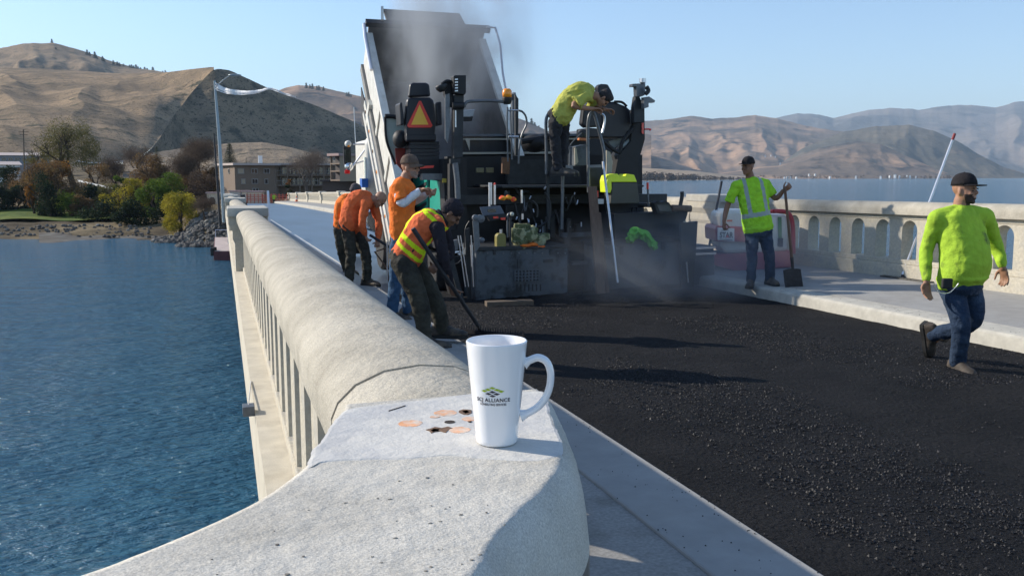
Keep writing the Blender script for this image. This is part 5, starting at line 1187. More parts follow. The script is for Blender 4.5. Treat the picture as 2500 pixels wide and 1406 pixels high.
# chassis, cab, wheels
mb = MB(); mb.span((3.45, 14.9, .72), (3.65, 21.5, .95)); mb.span((4.3, 14.9, .72), (4.5, 21.5, .95)); mb.build('chassis', m_tdark, tk)
mb = MB(); mb.span((3.0, 18.9, .75), (5.05, 21.0, 2.40)); cb_ = mb.build('cab', m_tw, tk, bevel=.06)
mb = MB(); mb.span((3.25, 18.88, 1.7), (4.8, 18.898, 2.2)); mb.build('rear_window', m_glassd, cb_)
MB().span((3.2, 21.0, .7), (4.9, 22.4, 1.7)).build('hood', m_tw, tk, bevel=.08)
mb = MB(); mb.lathe([(.02, 2.66), (.09, 2.64), (.14, 2.56), (.155, 2.45), (.155, .9)], (3.02, 18.65, zb(18)), n=24); mb.build('air_cleaner', m_tw, tk, smooth=True)
MB().tube([(2.86, 18.62, .8), (2.86, 18.62, 2.0)], .03, 8).build('grab_handle', m_chrome, tk)
for y in (15.6, 16.85, 21.2):
    for x in (2.83, 4.78):
        c_ = Vector((x, y, zb(y) + .52)); w = MB().lathe([(.30, 0), (.46, 0), (.51, .05), (.51, .24), (.46, .29), (.30, .29)], c_, (1, 0, 0), 32); w = w.build('wheel', m_tyre, tk, smooth=40)
        MB().lathe([(.02, .05), (.10, .03), (.12, .09), (.27, .11), (.31, .02), (.31, .27)], c_, (1, 0, 0), 24).build('rim', m_chrome, w, smooth=40)
MB().lathe([(.28, 0), (.30, .02), (.30, .98), (.28, 1.0)], Vector((3.0, 17.6, .75)), (0, 1, 0), 24).build('fuel_tank', m_chrome, tk, smooth=40)
MB().prism([pX(x, y, 2.82) for x, y in ((881, 214), (890, 250), (897, 290), (893, 312), (883, 306))], (.02, 0, 0)).build('mud_flap', m_tdark, tk)
# mirror cluster
Ym = 19.3
def mY(px, py, dy=0): return pY(px, py, Ym + dy)
MB().tube([mY(893, 353), mY(862, 353)], .018, 8).build('mirror_arm', m_alu, tk); MB().tube([mY(893, 364), mY(860, 408)], .02, 8).build('mirror_arm', m_alu, tk); MB().tube([mY(893, 392), mY(862, 402)], .015, 8).build('mirror_arm', m_alu, tk)
MB().prism([mY(x, y) for x, y in ((838, 358), (857, 358), (858, 400), (840, 402))], (0, .06, 0)).build('mirror', m_tdark, tk, bevel=.01)
MB().prism([mY(x, y, -.004) for x, y in ((841, 366), (855, 366), (856, 397), (843, 398))], (0, .003, 0)).build('mirror_face', m_glass, tk)
MB().lathe([(.01, -.07), (.05, -.06), (.07, 0), (.072, .03)], mY(850, 352), (0, 1, .2), 16).build('round_mirror', m_tw, tk, smooth=True)
MB().lathe([(.01, -.05), (.07, -.04), (.095, 0), (.09, .03)], mY(852, 407), (0, 1, 0), 16).build('round_mirror', m_chrome, tk, smooth=True)
MB().box(mY(848, 420), (.11, .05, .08)).build('mirror_light', m_redl, tk, bevel=.01); MB().ell(mY(851, 357, -.05), (.03, .03, .025), n=8, m=6).build('mirror_lamp', m_amber, tk)
MB().tube([mY(868, 353), mY(864, 262)], .008, 6).build('antenna', m_alu, tk)
MB().span(pY(884, 458, 18.3), pY(893, 436, 18.6)).build('blue_box', mat('blue_plastic', (.03, .14, .5), .4, var=0), tk)
# ================================================================ paver
m_pg = mat('paver_grey_paint', (.075, .09, .105), .55, var=.18, vs=5, col2=(.025, .027, .03), c2s=4, c2t=(.5, .62), spec=.4, bump=.15, bs=25)
m_pd = mat('paver_dark_steel', (.035, .038, .042), .55, .2, var=.3, vs=8, spec=.4)
m_pb = mat('paver_black', (.018, .018, .02), .6, var=.2, vs=10, spec=.4)
m_teal = mat('teal_machine_paint', (.012, .30, .22), .4, var=.08, vs=3, spec=.5)
m_seat = mat('black_vinyl', (.02, .02, .026), .45, var=.1, bump=.1, bs=120, spec=.4)
m_rail = mat('worn_handrail_paint', (.13, .14, .155), .4, .3, var=.2, vs=20)
m_hose = mat('hydraulic_hose', (.02, .02, .022), .5, var=.2)
m_ptan = mat('beige_sheet_metal', (.42, .38, .30), .7, var=.1)
m_or = mat('orange_reflector_red', (.80, .05, .03), .4, var=.03); m_oy = mat('triangle_yellow_orange', (.95, .52, .05), .4, var=.03)
m_lbl = mat('yellow_label', (.55, .42, .05), .5, var=.1)
pv = thing('asphalt_paver', (5.0, 12.0, zb(12)), 'dark grey and teal asphalt paver with two seats, handrails and a low screed', 'paver')
def plate(name, pts, Y, th, mt, par=None, bevel=0, **k): return MB().prism([pY(x, y, Y) for x, y in pts], (0, th, 0)).build(name, mt, par or pv, bevel=bevel, **k)
def rod(name, pts, r, mt, par=None, n=8, smooth_path=True, **k):
    P_ = [pY(x, y, Y) for x, y, Y in pts]
    if smooth_path and len(P_) > 2: P_ = catmull(P_, 5)
    return MB().tube(P_, r, n).build(name, mt, par or pv, smooth=40, **k)
YS = 11.75
def rect(x0, y0, x1, y1): return ((x0, y0), (x1, y0), (x1, y1), (x0, y1))
# screed
sl = plate('screed_plate', ((1162, 612), (1386, 604), (1386, 735), (1162, 741)), YS, .75, m_pg, bevel=.012)
gx = [0]; gz = [0]
for i in range(7): gx += [.02 + .052 * i, .021 + .052 * i, .047 + .052 * i, .048 + .052 * i]
for j in range(4): gz += [.014 + .043 * j, .015 + .043 * j, .033 + .043 * j, .034 + .043 * j]
gx.append(.38); gz.append(.185); o0 = pY(1256, 690, YS - .034)
ins = lambda k: k > 0 and (k - 1) % 4 in (1, 2)
vp = MB().grid([[o0 + Vector((x, .03 if (ins(i) and ins(j)) else 0, z)) for i, x in enumerate(gx[:-1] + gx[-1:])] for j, z in enumerate(gz)]).build('vent_plate', m_pg, sl)
vp.data.materials.append(m_pb)
for p in vp.data.polygons:
    if p.center.y + wloc(vp).y > o0.y + .012: p.material_index = 1  # hole recesses coloured black, their shadow put into the material
mb = MB(); [mb.box(pY(1262 + 9.6 * i, 702, YS - .003), (.018, .006, .10)) for i in range(7)]; mb.build('louvres', m_pb, sl)
plate('inspection_panel', ((1264, 632), (1345, 630), (1345, 652), (1264, 654)), YS - .012, .012, m_pg, sl)
plate('latch', ((1328, 634), (1350, 632), (1350, 640), (1328, 641)), YS - .03, .03, m_pd, sl)
for x in (1208, 1346): plate('hinge', ((x - 3, 608), (x + 3, 608), (x + 3, 622), (x - 3, 622)), YS - .02, .02, m_pd, sl)
sr = plate('screed_plate', ((1448, 600), (1668, 588), (1668, 702), (1448, 714)), YS, .75, m_pg, bevel=.012)
for x, y in ((1518, 612), (1620, 600), (1622, 646)): plate('hinge', ((x - 4, y - 10), (x + 4, y - 10), (x + 4, y + 10), (x - 4, y + 10)), YS - .02, .02, m_pd, sr)
plate('screed_deck', ((1162, 604), (1386, 597), (1386, 604), (1162, 612)), YS - .03, .85, m_pd); plate('screed_deck', ((1448, 592), (1668, 580), (1668, 588), (1448, 600)), YS - .03, .85, m_pd)
plate('screed_skid', ((1160, 735), (1668, 700), (1668, 708), (1160, 744)), YS + .05, .6, m_pb)
plate('wear_edge', ((1290, 727), (1386, 723), (1386, 725), (1290, 729)), YS - .006, .01, m_alu)
plate('centre_bulkhead', ((1386, 590), (1448, 588), (1448, 716), (1386, 730)), YS + .35, .5, m_pb)
# end gates
for i, pts in enumerate((((1088, 606), (1100, 600), (1136, 742), (1124, 742)), ((1136, 560), (1146, 556), (1152, 742), (1142, 742)))): plate('end_gate', pts, YS - .1 + .25 * i, .04, m_pd, bevel=.004)
plate('side_arm', ((1080, 632), (1160, 618), (1160, 640), (1080, 650)), YS + .5, .08, m_pd); plate('side_tray', ((1086, 640), (1162, 640), (1162, 742), (1110, 742)), YS + .62, .3, m_pb)
for x0, x1 in ((1118, 1136), (1124, 1144), (1150, 1156)): rod('edger_rod', ((x0, 575, YS - .15), (x1, 700, YS - .15)), .008, m_alu)
plate('crank_bracket', ((1154, 540), (1168, 530), (1172, 600), (1160, 620)), YS - .1, .02, m_rail); plate('scale_plate', ((1148, 598), (1154, 598), (1155, 640), (1151, 652)), YS - .12, .01, m_alu)
plate('sensor_box', ((1100, 590), (1118, 584), (1119, 610), (1104, 618)), YS - .1, .08, m_rail, bevel=.008)
for x, y, r_ in ((1162, 532, .045), (1174, 534, .055), (1177, 586, .035)): MB().lathe([(.2 * r_, -.02), (r_, -.01), (r_, .05), (.3 * r_, .06)], pY(x, y, YS - .1), (0, 1, 0), 16).build('round_gauge', m_rail, pv, smooth=40)
rod('hose', ((1085, 632, YS), (1110, 620, YS), (1132, 608, YS), (1136, 560, YS), (1146, 540, YS)), .008, m_hose); rod('hose', ((1084, 640, YS + .1), (1112, 645, YS), (1128, 630, YS), (1122, 606, YS)), .010, m_hose)
plate('end_gate', ((1662, 545), (1704, 540), (1694, 700), (1664, 704)), YS - .15, .06, m_pd, bevel=.005)
plate('side_tray', ((1692, 602), (1742, 600), (1744, 668), (1736, 690), (1690, 696)), YS + .35, .45, m_pb); plate('side_tray_lip', ((1690, 604), (1748, 602), (1748, 607), (1690, 609)), YS + .3, .03, m_alu); plate('side_tray_lip', ((1690, 618), (1748, 616), (1748, 621), (1690, 623)), YS + .3, .03, m_alu)
rod('edger_rod', ((1672, 540, YS - .1), (1668, 590, YS - .1)), .02, m_ptan); rod('chain', ((1676, 640, YS - .17), (1680, 690, YS - .17)), .012, m_alu)
rod('screw_handle', ((1640, 508, YS), (1686, 510, YS)), .05, mat('worn_brown_roller', (.13, .09, .07), .8, var=.3, vs=20), n=14); rod('lever', ((1660, 506, YS), (1665, 480, YS), (1665, 468, YS)), .03, m_pd)
plate('control_case', ((1596, 496), (1606, 491), (1616, 494), (1625, 490), (1634, 495), (1646, 512), (1650, 524), (1604, 522)), YS, .14, m_pb, bevel=.01)
plate('control_screen', ((1604, 500), (1634, 500), (1642, 516), (1610, 516)), YS - .006, .006, mat('control_face', (.06, .07, .085), .25, var=.1))
plate('shelf', ((1500, 522), (1680, 516), (1672, 545), (1500, 560)), YS + .15, .3, m_pb); plate('shelf_body', ((1502, 545), (1662, 540), (1662, 590), (1502, 596)), YS + .25, .3, m_pb)
# control panels on the left
plate('control_screen', ((1172, 506), (1222, 502), (1232, 522), (1180, 528)), YS, .03, mat('panel_blue_grey', (.07, .09, .13), .35, var=.1), bevel=.005); plate('control_display', ((1190, 511), (1210, 510), (1212, 518), (1192, 519)), YS - .005, .005, m_glassd)
plate('control_panel', ((1190, 526), (1232, 522), (1240, 534), (1196, 540)), YS - .05, .08, m_pb, bevel=.005); plate('red_switches', ((1204, 529), (1216, 528), (1217, 533), (1205, 534)), YS - .06, .01, m_redl); plate('red_switches', ((1222, 532), (1234, 531), (1234, 537), (1223, 537)), YS - .06, .01, m_redl)
for x, y0, y1 in ((1195, 446, 504), (1208, 450, 500), (1199, 446, 500), (1274, 464, 496), (1276, 522, 536)): rod('sensor_post', ((x, y0, YS), (x, y1, YS)), .014, m_alu)
MB().ell(pY(1208, 450, YS), (.016, .016, .022), n=8, m=6).build('red_cap', m_or, pv)
rod('bracket', ((1239, 580, YS), (1239, 530, YS), (1246, 520, YS), (1252, 524, YS)), .013, m_rail); MB().ell(pY(1250, 523, YS - .03), (.03, .03, .03)).build('light_ball', mat('ball_lens', (.5, .5, .42), .2, var=0), pv)
rod('crank_post', ((1246, 530, YS), (1246, 600, YS)), .016, m_pd)
for pts in (((1300, 490), (1312, 505), (1312, 530)), ((1330, 470), (1344, 500), (1340, 560)), ((1225, 560), (1232, 590), (1228, 606)), ((1392, 540), (1388, 570), (1396, 600))): rod('hose', tuple((x, y, YS + .3) for x, y in pts), .014, m_hose)
rng = random.Random(31)
for i in range(16):      # hose runs across the back of the tractor
    x0 = rng.uniform(1240, 1425); y0 = rng.uniform(455, 560); dx = rng.uniform(-45, 45); Yh = 12.4 + rng.random() * .5
    rod('hose', ((x0, y0, Yh), (x0 + dx * .3, y0 + rng.uniform(10, 35), Yh - .05), (x0 + dx * .7, y0 + rng.uniform(-5, 40), Yh - .08), (x0 + dx, y0 + rng.uniform(0, 50), Yh)), rng.uniform(.010, .020), m_hose if i % 3 else m_rail, n=6)
for i in range(14):
    x0 = rng.uniform(1245, 1430); y0 = rng.uniform(455, 585); rod('hose_fitting', ((x0, y0, 12.35), (x0 + rng.uniform(-4, 4), y0 + rng.uniform(4, 12), 12.33)), rng.uniform(.008, .014), m_alu, n=6)
for i in range(9):
    x0 = 1245 + 20 * i + rng.uniform(-4, 4); plate('valve_block', rect(x0, 540 + rng.uniform(-25, 15), x0 + rng.uniform(8, 15), 580), 12.55 + rng.random() * .2, .15, m_pd, bevel=.006)
for i in range(12): x0 = 1172 + 19 * i; MB().lathe([(.002, -.012), (.012, -.012), (.012, 0)], pY(min(x0, 1380), 618, YS), (0, 1, 0), 8).build('bolt', m_rail, sl)
for i in range(10): MB().lathe([(.002, -.012), (.012, -.012), (.012, 0)], pY(1462 + 21 * i, 606 - i, YS), (0, 1, 0), 8).build('bolt', m_rail, sr)
P = [[pY(x, 742 + (700 - 742) * (x - 1160) / 508 + dy_ + 2 * mnoise.noise(Vector((x * .09, dy_, 0))), YS - .02 - .03 * (dy_ > 0)) for x in range(1160, 1670, 6)] for dy_ in (-9, -4, 2)]
MB().grid(P).build('asphalt_buildup', m_asph, pv, smooth=True)
# tractor body
XT = 3.22
tb = MB(); tb.span((XT + .02, 13.3, .45), (6.35, 16.0, 1.42)); tb = tb.build('tractor_body', m_pb, pv)
for k, pts in enumerate((((1008, 436), (1042, 430), (1046, 600), (1020, 600)), ((1050, 440), (1078, 444), (1086, 470), (1082, 505), (1062, 560), (1048, 590)))):
    MB().prism([pX(x, y, XT) for x, y in pts], (.03, 0, 0)).build('side_panel', m_teal, pv, label='teal green side panel')
for k in range(6): MB().prism([pX(x, y, XT - .012) for x, y in ((1012, 462 + 24 * k), (1040, 444 + 24 * k), (1040, 452 + 24 * k), (1012, 472 + 24 * k))], (.01, 0, 0)).build('step_tread', m_pb, pv)
mb = MB(); pts = [(y, z) for y, z in ((13.5, .55), (13.35, .38), (13.35, .15), (13.6, -.05), (16.2, -.05), (16.5, .2), (16.3, .5))]
for x in (3.12, 5.95): MB().prism([Vector((x, y, z + zb(14))) for y, z in pts], (.42, 0, 0)).build('crawler_track', m_tyre, pv, bevel=.03)
mb = MB(); mb.span((3.2, 12.95, 1.18), (6.9, 13.1, 1.32)); mb.span((3.9, 12.4, 1.44), (6.2, 15.0, 1.47)); mb.build('platform', m_pd, pv)
plate('rear_bulkhead', ((1092, 382), (1568, 378), (1568, 600), (1092, 606)), 13.9, .2, m_pb)
plate('rear_beam', ((1236, 452), (1420, 450), (1420, 456), (1236, 458)), 13.0, .1, m_pd)
plate('rear_beam', ((1240, 484), (1420, 482), (1420, 487), (1240, 489)), 12.9, .1, m_pd)
plate('rear_beam', ((1376, 569), (1448, 568), (1448, 578), (1376, 579)), 12.2, .12, m_pg); plate('rear_beam', ((1396, 598), (1448, 597), (1448, 603), (1396, 604)), 12.1, .12, m_pg)
plate('access_step', ((1398, 640), (1450, 638), (1450, 645), (1398, 647)), 11.95, .2, m_rail); plate('step_post', ((1378, 580), (1390, 580), (1390, 700), (1378, 700)), 12.0, .06, m_pd)
plate('fender', ((1236, 392), (1412, 386), (1420, 448), (1240, 450)), 13.6, .12, m_pd); plate('engine_cover', ((1234, 500), (1300, 494), (1304, 536), (1236, 540)), 12.9, .3, m_pb, bevel=.02)
plate('work_light', rect(1163, 410, 1182, 422), 13.0, .05, mat('dull_lamp', (.12, .11, .05), .4, var=0), bevel=.008); plate('work_light', rect(1188, 410, 1206, 422), 13.0, .05, mat('dull_lamp_b', (.12, .11, .05), .4, var=0), bevel=.008)
plate('warning_label', rect(1080, 436, 1090, 446), 12.9, .01, m_lbl); plate('grey_box', ((1030, 424), (1085, 424), (1088, 440), (1032, 440)), 13.1, .2, m_rail)
# hopper wall
YH = 15.4
plate('hopper_wall', ((1112, 330), (1560, 330), (1560, 410), (1112, 410)), YH + .2, .12, m_pb)
plate('hopper_beam', ((1128, 327), (1440, 327), (1440, 333), (1128, 333)), YH, .2, m_pg); plate('hopper_beam', ((1128, 338), (1440, 337), (1440, 341), (1128, 342)), YH + .05, .1, m_ptan)
plate('hopper_beam', ((1128, 372), (1440, 370), (1440, 375), (1128, 377)), YH, .2, m_ptan); plate('hopper_gusset', ((1136, 338), (1147, 338), (1147, 367)), YH - .02, .03, m_ptan)
plate('hopper_panel', ((1240, 384), (1278, 382), (1290, 392), (1242, 394)), YH - .5, .03, m_pg)
MB().ell(pY(1305, 350, 14.2), (.22, .3, .16)).build('machine_duct', m_pb, pv, smooth=True)
rod('tow_arm', ((1272, 346, 14.0), (1320, 338, 14.0), (1352, 330, 14.0)), .05, m_pb)
# left seat
YK = 13.2
MB().prism([pY(x, y, YK) for x, y in ((1001, 206), (1010, 202), (1040, 202), (1049, 206), (1052, 236), (997, 238))], (0, .10, 0)).build('headrest', m_seat, pv, bevel=.03)
MB().prism([pY(x, y, YK) for x, y in ((994, 242), (1003, 238), (1050, 238), (1060, 244), (1066, 300), (1062, 336), (992, 336), (990, 300))], (0, .16, 0)).build('seat_back', m_seat, pv, bevel=.04)
plate('armrest', ((975, 252), (982, 249), (988, 304), (978, 307)), YK, .35, m_seat, bevel=.02); plate('armrest', ((1065, 250), (1078, 248), (1080, 306), (1068, 306)), YK, .35, m_seat, bevel=.02)
MB().prism([pY(x, y, YK) for x, y in ((992, 326), (1066, 326), (1066, 346), (992, 346))], (0, .55, 0)).build('seat_pan', m_seat, pv, bevel=.03)
mb = MB(); [mb.prism([pY(x, y, YK + .06) for x, y in ((1002 - 2 * (k % 2), 346 + 9 * k), (1072 + 2 * (k % 2), 346 + 9 * k), (1072, 354 + 9 * k), (1002, 354 + 9 * k))], (0, .4, 0)) for k in range(5)]; mb.build('seat_bellows', m_seat, pv)
plate('seat_base', ((998, 390), (1092, 390), (1092, 430), (998, 432)), YK + .05, .5, m_pb)
tri = plate('slow_vehicle_triangle', ((1023, 247), (1028, 247), (1056, 307), (1052, 312), (998, 312), (994, 307)), YK - .02, .008, m_or); plate('triangle_centre', ((1024.5, 256), (1046, 305), (1004, 305)), YK - .026, .005, m_oy, tri)
plate('reflector', ((1028, 406), (1060, 404), (1058, 410), (1026, 412)), YK - .1, .01, m_or)
plate('side_shield', ((940, 285), (978, 290), (990, 310), (992, 345), (965, 395), (944, 340)), YK + .6, .03, mat('pale_green_shield', (.42, .50, .45), .4, var=.1))
rod('shield_rim', ((940, 284, YK + .58), (965, 286, YK + .58), (990, 300, YK + .58), (994, 308, YK + .58)), .035, m_pb); rod('shield_rim', ((940, 286, YK + .58), (944, 345, YK + .58), (966, 402, YK + .58)), .02, m_pb)
MB().ell(pY(977, 340, YK + .3), (.12, .15, .14)).build('joystick_pod', m_pb, pv, smooth=True); plate('red_panel', ((965, 362), (990, 362), (985, 420), (968, 400)), YK + .5, .03, mat('dark_red_paint', (.25, .03, .02), .5, var=.1))
# lamp tower
YT = 12.7
plate('mast_plate', ((1087, 232), (1098, 228), (1100, 300), (1094, 350), (1087, 340)), YT, .04, m_rail, bevel=.004); plate('mast_bracket', ((1084, 200), (1106, 196), (1108, 262), (1096, 262), (1086, 230)), YT + .05, .1, m_pb)
lamp = plate('louvre_lamp', ((1107, 186), (1112, 184), (1138, 184), (1138, 226), (1135, 232), (1109, 228)), YT - .1, .16, m_pb, bevel=.01)
for k in range(5): plate('louvre', ((1111, 193 + 7 * k), (1118, 192.5 + 7 * k), (1118, 195.5 + 7 * k), (1111, 196 + 7 * k)), YT - .115, .02, m_alu, lamp)
plate('mast', ((1109, 232), (1133, 230), (1130, 385), (1108, 388)), YT, .16, m_pd, bevel=.01); plate('mast_strip', ((1111, 270), (1114, 270), (1114, 312), (1111, 310)), YT - .006, .01, m_alu)
rod('mast_clamp', ((1104, 258, YT - .05), (1132, 258, YT - .05)), .05, m_pb, n=12)
MB().lathe([(.01, -.075), (.05, -.07), (.085, -.03), (.095, 0), (.09, .02)], pY(1078, 212, YT), (-.25, .1, 1), 16).build('round_lamp', m_pd, pv, smooth=True)
rod('lamp_arm', ((1078, 206, YT), (1090, 198, YT), (1104, 200, YT)), .02, m_pb)
plate('tank_box', ((1100, 388), (1124, 388), (1124, 400), (1100, 400)), YT, .1, m_pd); rod('cylinder', ((1111, 398, YT), (1116, 440, YT), (1118, 486, YT)), .045, m_rail, smooth_path=False); rod('cylinder', ((1104, 400, YT + .1), (1104, 560, YT + .1)), .07, m_pb)
plate('mast_leg', ((1082, 388), (1140, 384), (1140, 600), (1090, 604)), YT + .3, .3, m_pb)
rod('lamp_bar', ((1133, 262, YT), (1137, 253, YT), (1148, 248, YT), (1200, 246.5, YT), (1230, 249, YT)), .024, m_rail, n=10)
bc = thing('beacon_tmp', (0, 0, 0), 'x', 'x'); bpy.data.objects.remove(bc)
q = pY(1238, 250, YT); bs_ = MB().lathe([(.05, -.03), (.065, 0), (.075, .05), (.07, .07)], q, n=16).build('beacon_base', m_pb, pv, smooth=40); MB().lathe([(.068, .07), (.074, .12), (.068, .17), (.045, .195), (.005, .20)], q, n=20).build('beacon_lens', m_amber, bs_, smooth=True)
plate('small_screen', ((1129, 270), (1160, 267), (1155, 284), (1148, 286), (1129, 286)), YT + .6, .06, mat('screen_grey', (.35, .38, .42), .3, var=.15, vs=40), bevel=.01); plate('screen_mount', ((1130, 286), (1155, 285), (1152, 296), (1130, 297)), YT + .62, .05, m_pb)
# exhaust and handrails
rod('exhaust_pipe', ((1256, 326, 13.5), (1256, 245, 13.5)), .062, m_rail, n=16, smooth_path=False); rod('exhaust_tip', ((1256, 246, 13.5), (1250, 229, 13.48)), .058, m_rail, n=16)
plate('exhaust_post', ((1258, 232), (1266, 242), (1265, 380), (1259, 380)), 13.3, .06, m_pd)
rod('handrail', ((1239, 262, YT), (1238, 300, YT), (1240, 395, YT)), .013, m_rail); rod('handrail', ((1246, 262, YT), (1248, 330, YT), (1250, 390, YT)), .013, m_rail)
rod('handrail', ((1266, 270, YT), (1276, 274, YT), (1284, 286, YT), (1285, 305, YT), (1274, 330, YT), (1268, 360, YT), (1266, 400, YT)), .016, m_rail)
rod('rail_tie', ((1240, 270, YT), (1264, 270, YT)), .014, m_alu); rod('rail_tie', ((1242, 334, YT), (1266, 335, YT)), .02, m_alu)
plate('brake_pad', ((1227, 384), (1246, 386), (1244, 426), (1226, 424)), YT, .06, mat('worn_orange_wood', (.14, .07, .035), .8, var=.3, vs=20), bevel=.008)
rod('grab_rail', ((1334, 425, 12.3), (1334, 360, 12.3), (1333, 300, 12.3), (1337, 282, 12.3), (1344, 275, 12.3), (1350, 284, 12.3), (1358, 320, 12.3), (1368, 365, 12.3), (1374, 386, 12.3), (1374, 420, 12.3), (1372, 560, 12.3)), .024, m_rail, n=10)
rod('grab_rail', ((1437, 470, 12.2), (1436, 400, 12.2), (1435, 320, 12.2), (1438, 286, 12.2), (1445, 275, 12.2), (1452, 282, 12.2), (1462, 318, 12.2), (1474, 365, 12.2), (1476, 400, 12.2)), .024, m_rail, n=10)
rod('grab_rail', ((1467, 278, 12.3), (1475, 284, 12.3), (1476, 300, 12.3), (1470, 325, 12.3)), .018, m_alu)
rod('guard_wire', ((1388, 402, 12.3), (1389, 368, 12.3), (1394, 352, 12.3), (1420, 325, 12.3)), .009, m_rail)
plate('rail_bracket', ((1436, 403), (1476, 402), (1476, 409), (1436, 410)), 12.15, .04, m_rail); plate('coupling_hook', ((1381, 404), (1399, 404), (1399, 430), (1394, 430), (1394, 411), (1388, 411), (1388, 418), (1381, 418)), 12.15, .03, m_rail); plate('ladder_side', ((1334, 420), (1341, 420), (1343, 560), (1337, 560)), 12.35, .04, m_pd)
plate('ladder_panel', ((1440, 410), (1478, 408), (1480, 470), (1442, 472)), 12.5, .1, m_pd)
plate('white_label', rect(1458, 486, 1474, 498), 12.0, .01, mat('paper_label', (.5, .5, .48), .7, var=.2)); plate('red_label', rect(1456, 466, 1461, 482), 12.0, .01, m_redl)
# right seat and console
YR = 12.9
MB().prism([pY(x, y, YR) for x, y in ((1459, 212), (1466, 205), (1485, 206), (1494, 222), (1501, 240), (1498, 247), (1462, 248))], (0, .14, 0)).build('headrest', m_seat, pv, bevel=.03)
MB().prism([pY(x, y, YR) for x, y in ((1424, 268), (1432, 252), (1464, 247), (1470, 252), (1470, 310), (1430, 312), (1420, 304))], (0, .14, 0)).build('seat_side', m_seat, pv, bevel=.03)
MB().prism([pY(x, y, YR) for x, y in ((1466, 252), (1500, 248), (1530, 260), (1540, 268), (1545, 300), (1542, 322), (1530, 328), (1466, 330))], (0, .18, 0)).build('seat_back', m_seat, pv, bevel=.04)
rod('seat_frame', ((1500, 249, YR), (1518, 250, YR), (1530, 260, YR)), .02, m_pb)
MB().prism([pY(x, y, YR) for x, y in ((1436, 312), (1530, 320), (1532, 336), (1436, 336))], (0, .5, 0)).build('seat_pan', m_seat, pv, bevel=.02)
rod('seat_spring', ((1472, 344, YR), (1510, 372, YR), (1520, 345, YR), (1548, 310, YR)), .03, m_pb); rod('arm_tube', ((1547, 308, YR + .1), (1544, 335, YR + .1), (1528, 352, YR + .1), (1512, 362, YR + .1)), .045, mat('pale_arm', (.36, .40, .40), .5, var=.1))
plate('seat_link', ((1488, 345), (1522, 336), (1516, 352), (1500, 362), (1490, 356)), YR + .2, .05, mat('pale_arm_b', (.34, .38, .38), .5, var=.1))
plate('control_box', ((1405, 358), (1435, 352), (1436, 404), (1404, 406)), 12.6, .3, m_pg, bevel=.01); plate('box_cover', ((1403, 362), (1407, 362), (1412, 395), (1408, 402), (1404, 402)), 12.58, .02, m_ptan)
plate('orange_valve', ((1414, 337), (1434, 338), (1433, 344), (1414, 343)), 12.6, .08, mat('orange_paint_part', (.55, .18, .06), .5, var=.1), bevel=.008); MB().ell(pY(1422, 326, 12.9), (.08, .08, .07)).build('knob', m_pg, pv, smooth=True)
plate('curved_guard', ((1481, 367), (1490, 372), (1496, 395), (1493, 430), (1484, 470), (1480, 440), (1481, 400)), 12.7, .03, m_ptan)
plate('right_tower', ((1548, 268), (1574, 262), (1575, 340), (1566, 372), (1556, 402), (1562, 500), (1500, 500), (1500, 430), (1510, 380), (1540, 345)), 12.9, .35, m_pb, bevel=.01)
plate('mast', ((1548, 262), (1552, 236), (1560, 232), (1574, 264), (1574, 300), (1548, 300)), 12.7, .12, m_pd, bevel=.01); plate('mast_head', ((1544, 205), (1576, 204), (1576, 232), (1568, 236), (1555, 236), (1554, 212), (1544, 212)), 12.6, .12, m_rail, bevel=.006)
rod('lamp_tube', ((1578, 212, 12.5), (1583, 222, 12.5), (1576, 230, 12.5)), .035, m_pd); plate('lamp_wedge', ((1572, 238), (1585, 236), (1600, 246), (1598, 251), (1584, 251), (1584, 262), (1572, 266)), 12.55, .1, m_rail, bevel=.005)
MB().lathe([(.01, -.03), (.05, 0), (.05, .06)], pY(1569, 202, 12.6), n=10).build('knob', m_alu, pv); rod('hook', ((1574, 316, 12.7), (1588, 316, 12.7), (1586, 319, 12.7)), .012, m_redl)
plate('red_stripe', ((1567, 300), (1572, 300), (1572, 328), (1567, 326)), 12.88, .01, m_redl)
plate('rear_shelf', ((1478, 498), (1590, 496), (1590, 506), (1478, 508)), 12.3, .4, m_pb); rod('marker_post', ((1583, 505, 12.2), (1581, 448, 12.2)), .016, m_rail); rod('marker_tip', ((1581, 462, 12.2), (1581, 446, 12.2)), .018, m_or)
plate('hook_hanger', ((1545, 508), (1552, 508), (1552, 530), (1545, 530)), 12.3, .05, m_pb)
plate('right_leg', ((1556, 500), (1572, 500), (1574, 590), (1556, 592)), 12.3, .1, m_pb)
plate('under_box', ((1480, 506), (1545, 506), (1545, 596), (1480, 600)), 12.35, .5, m_pb)
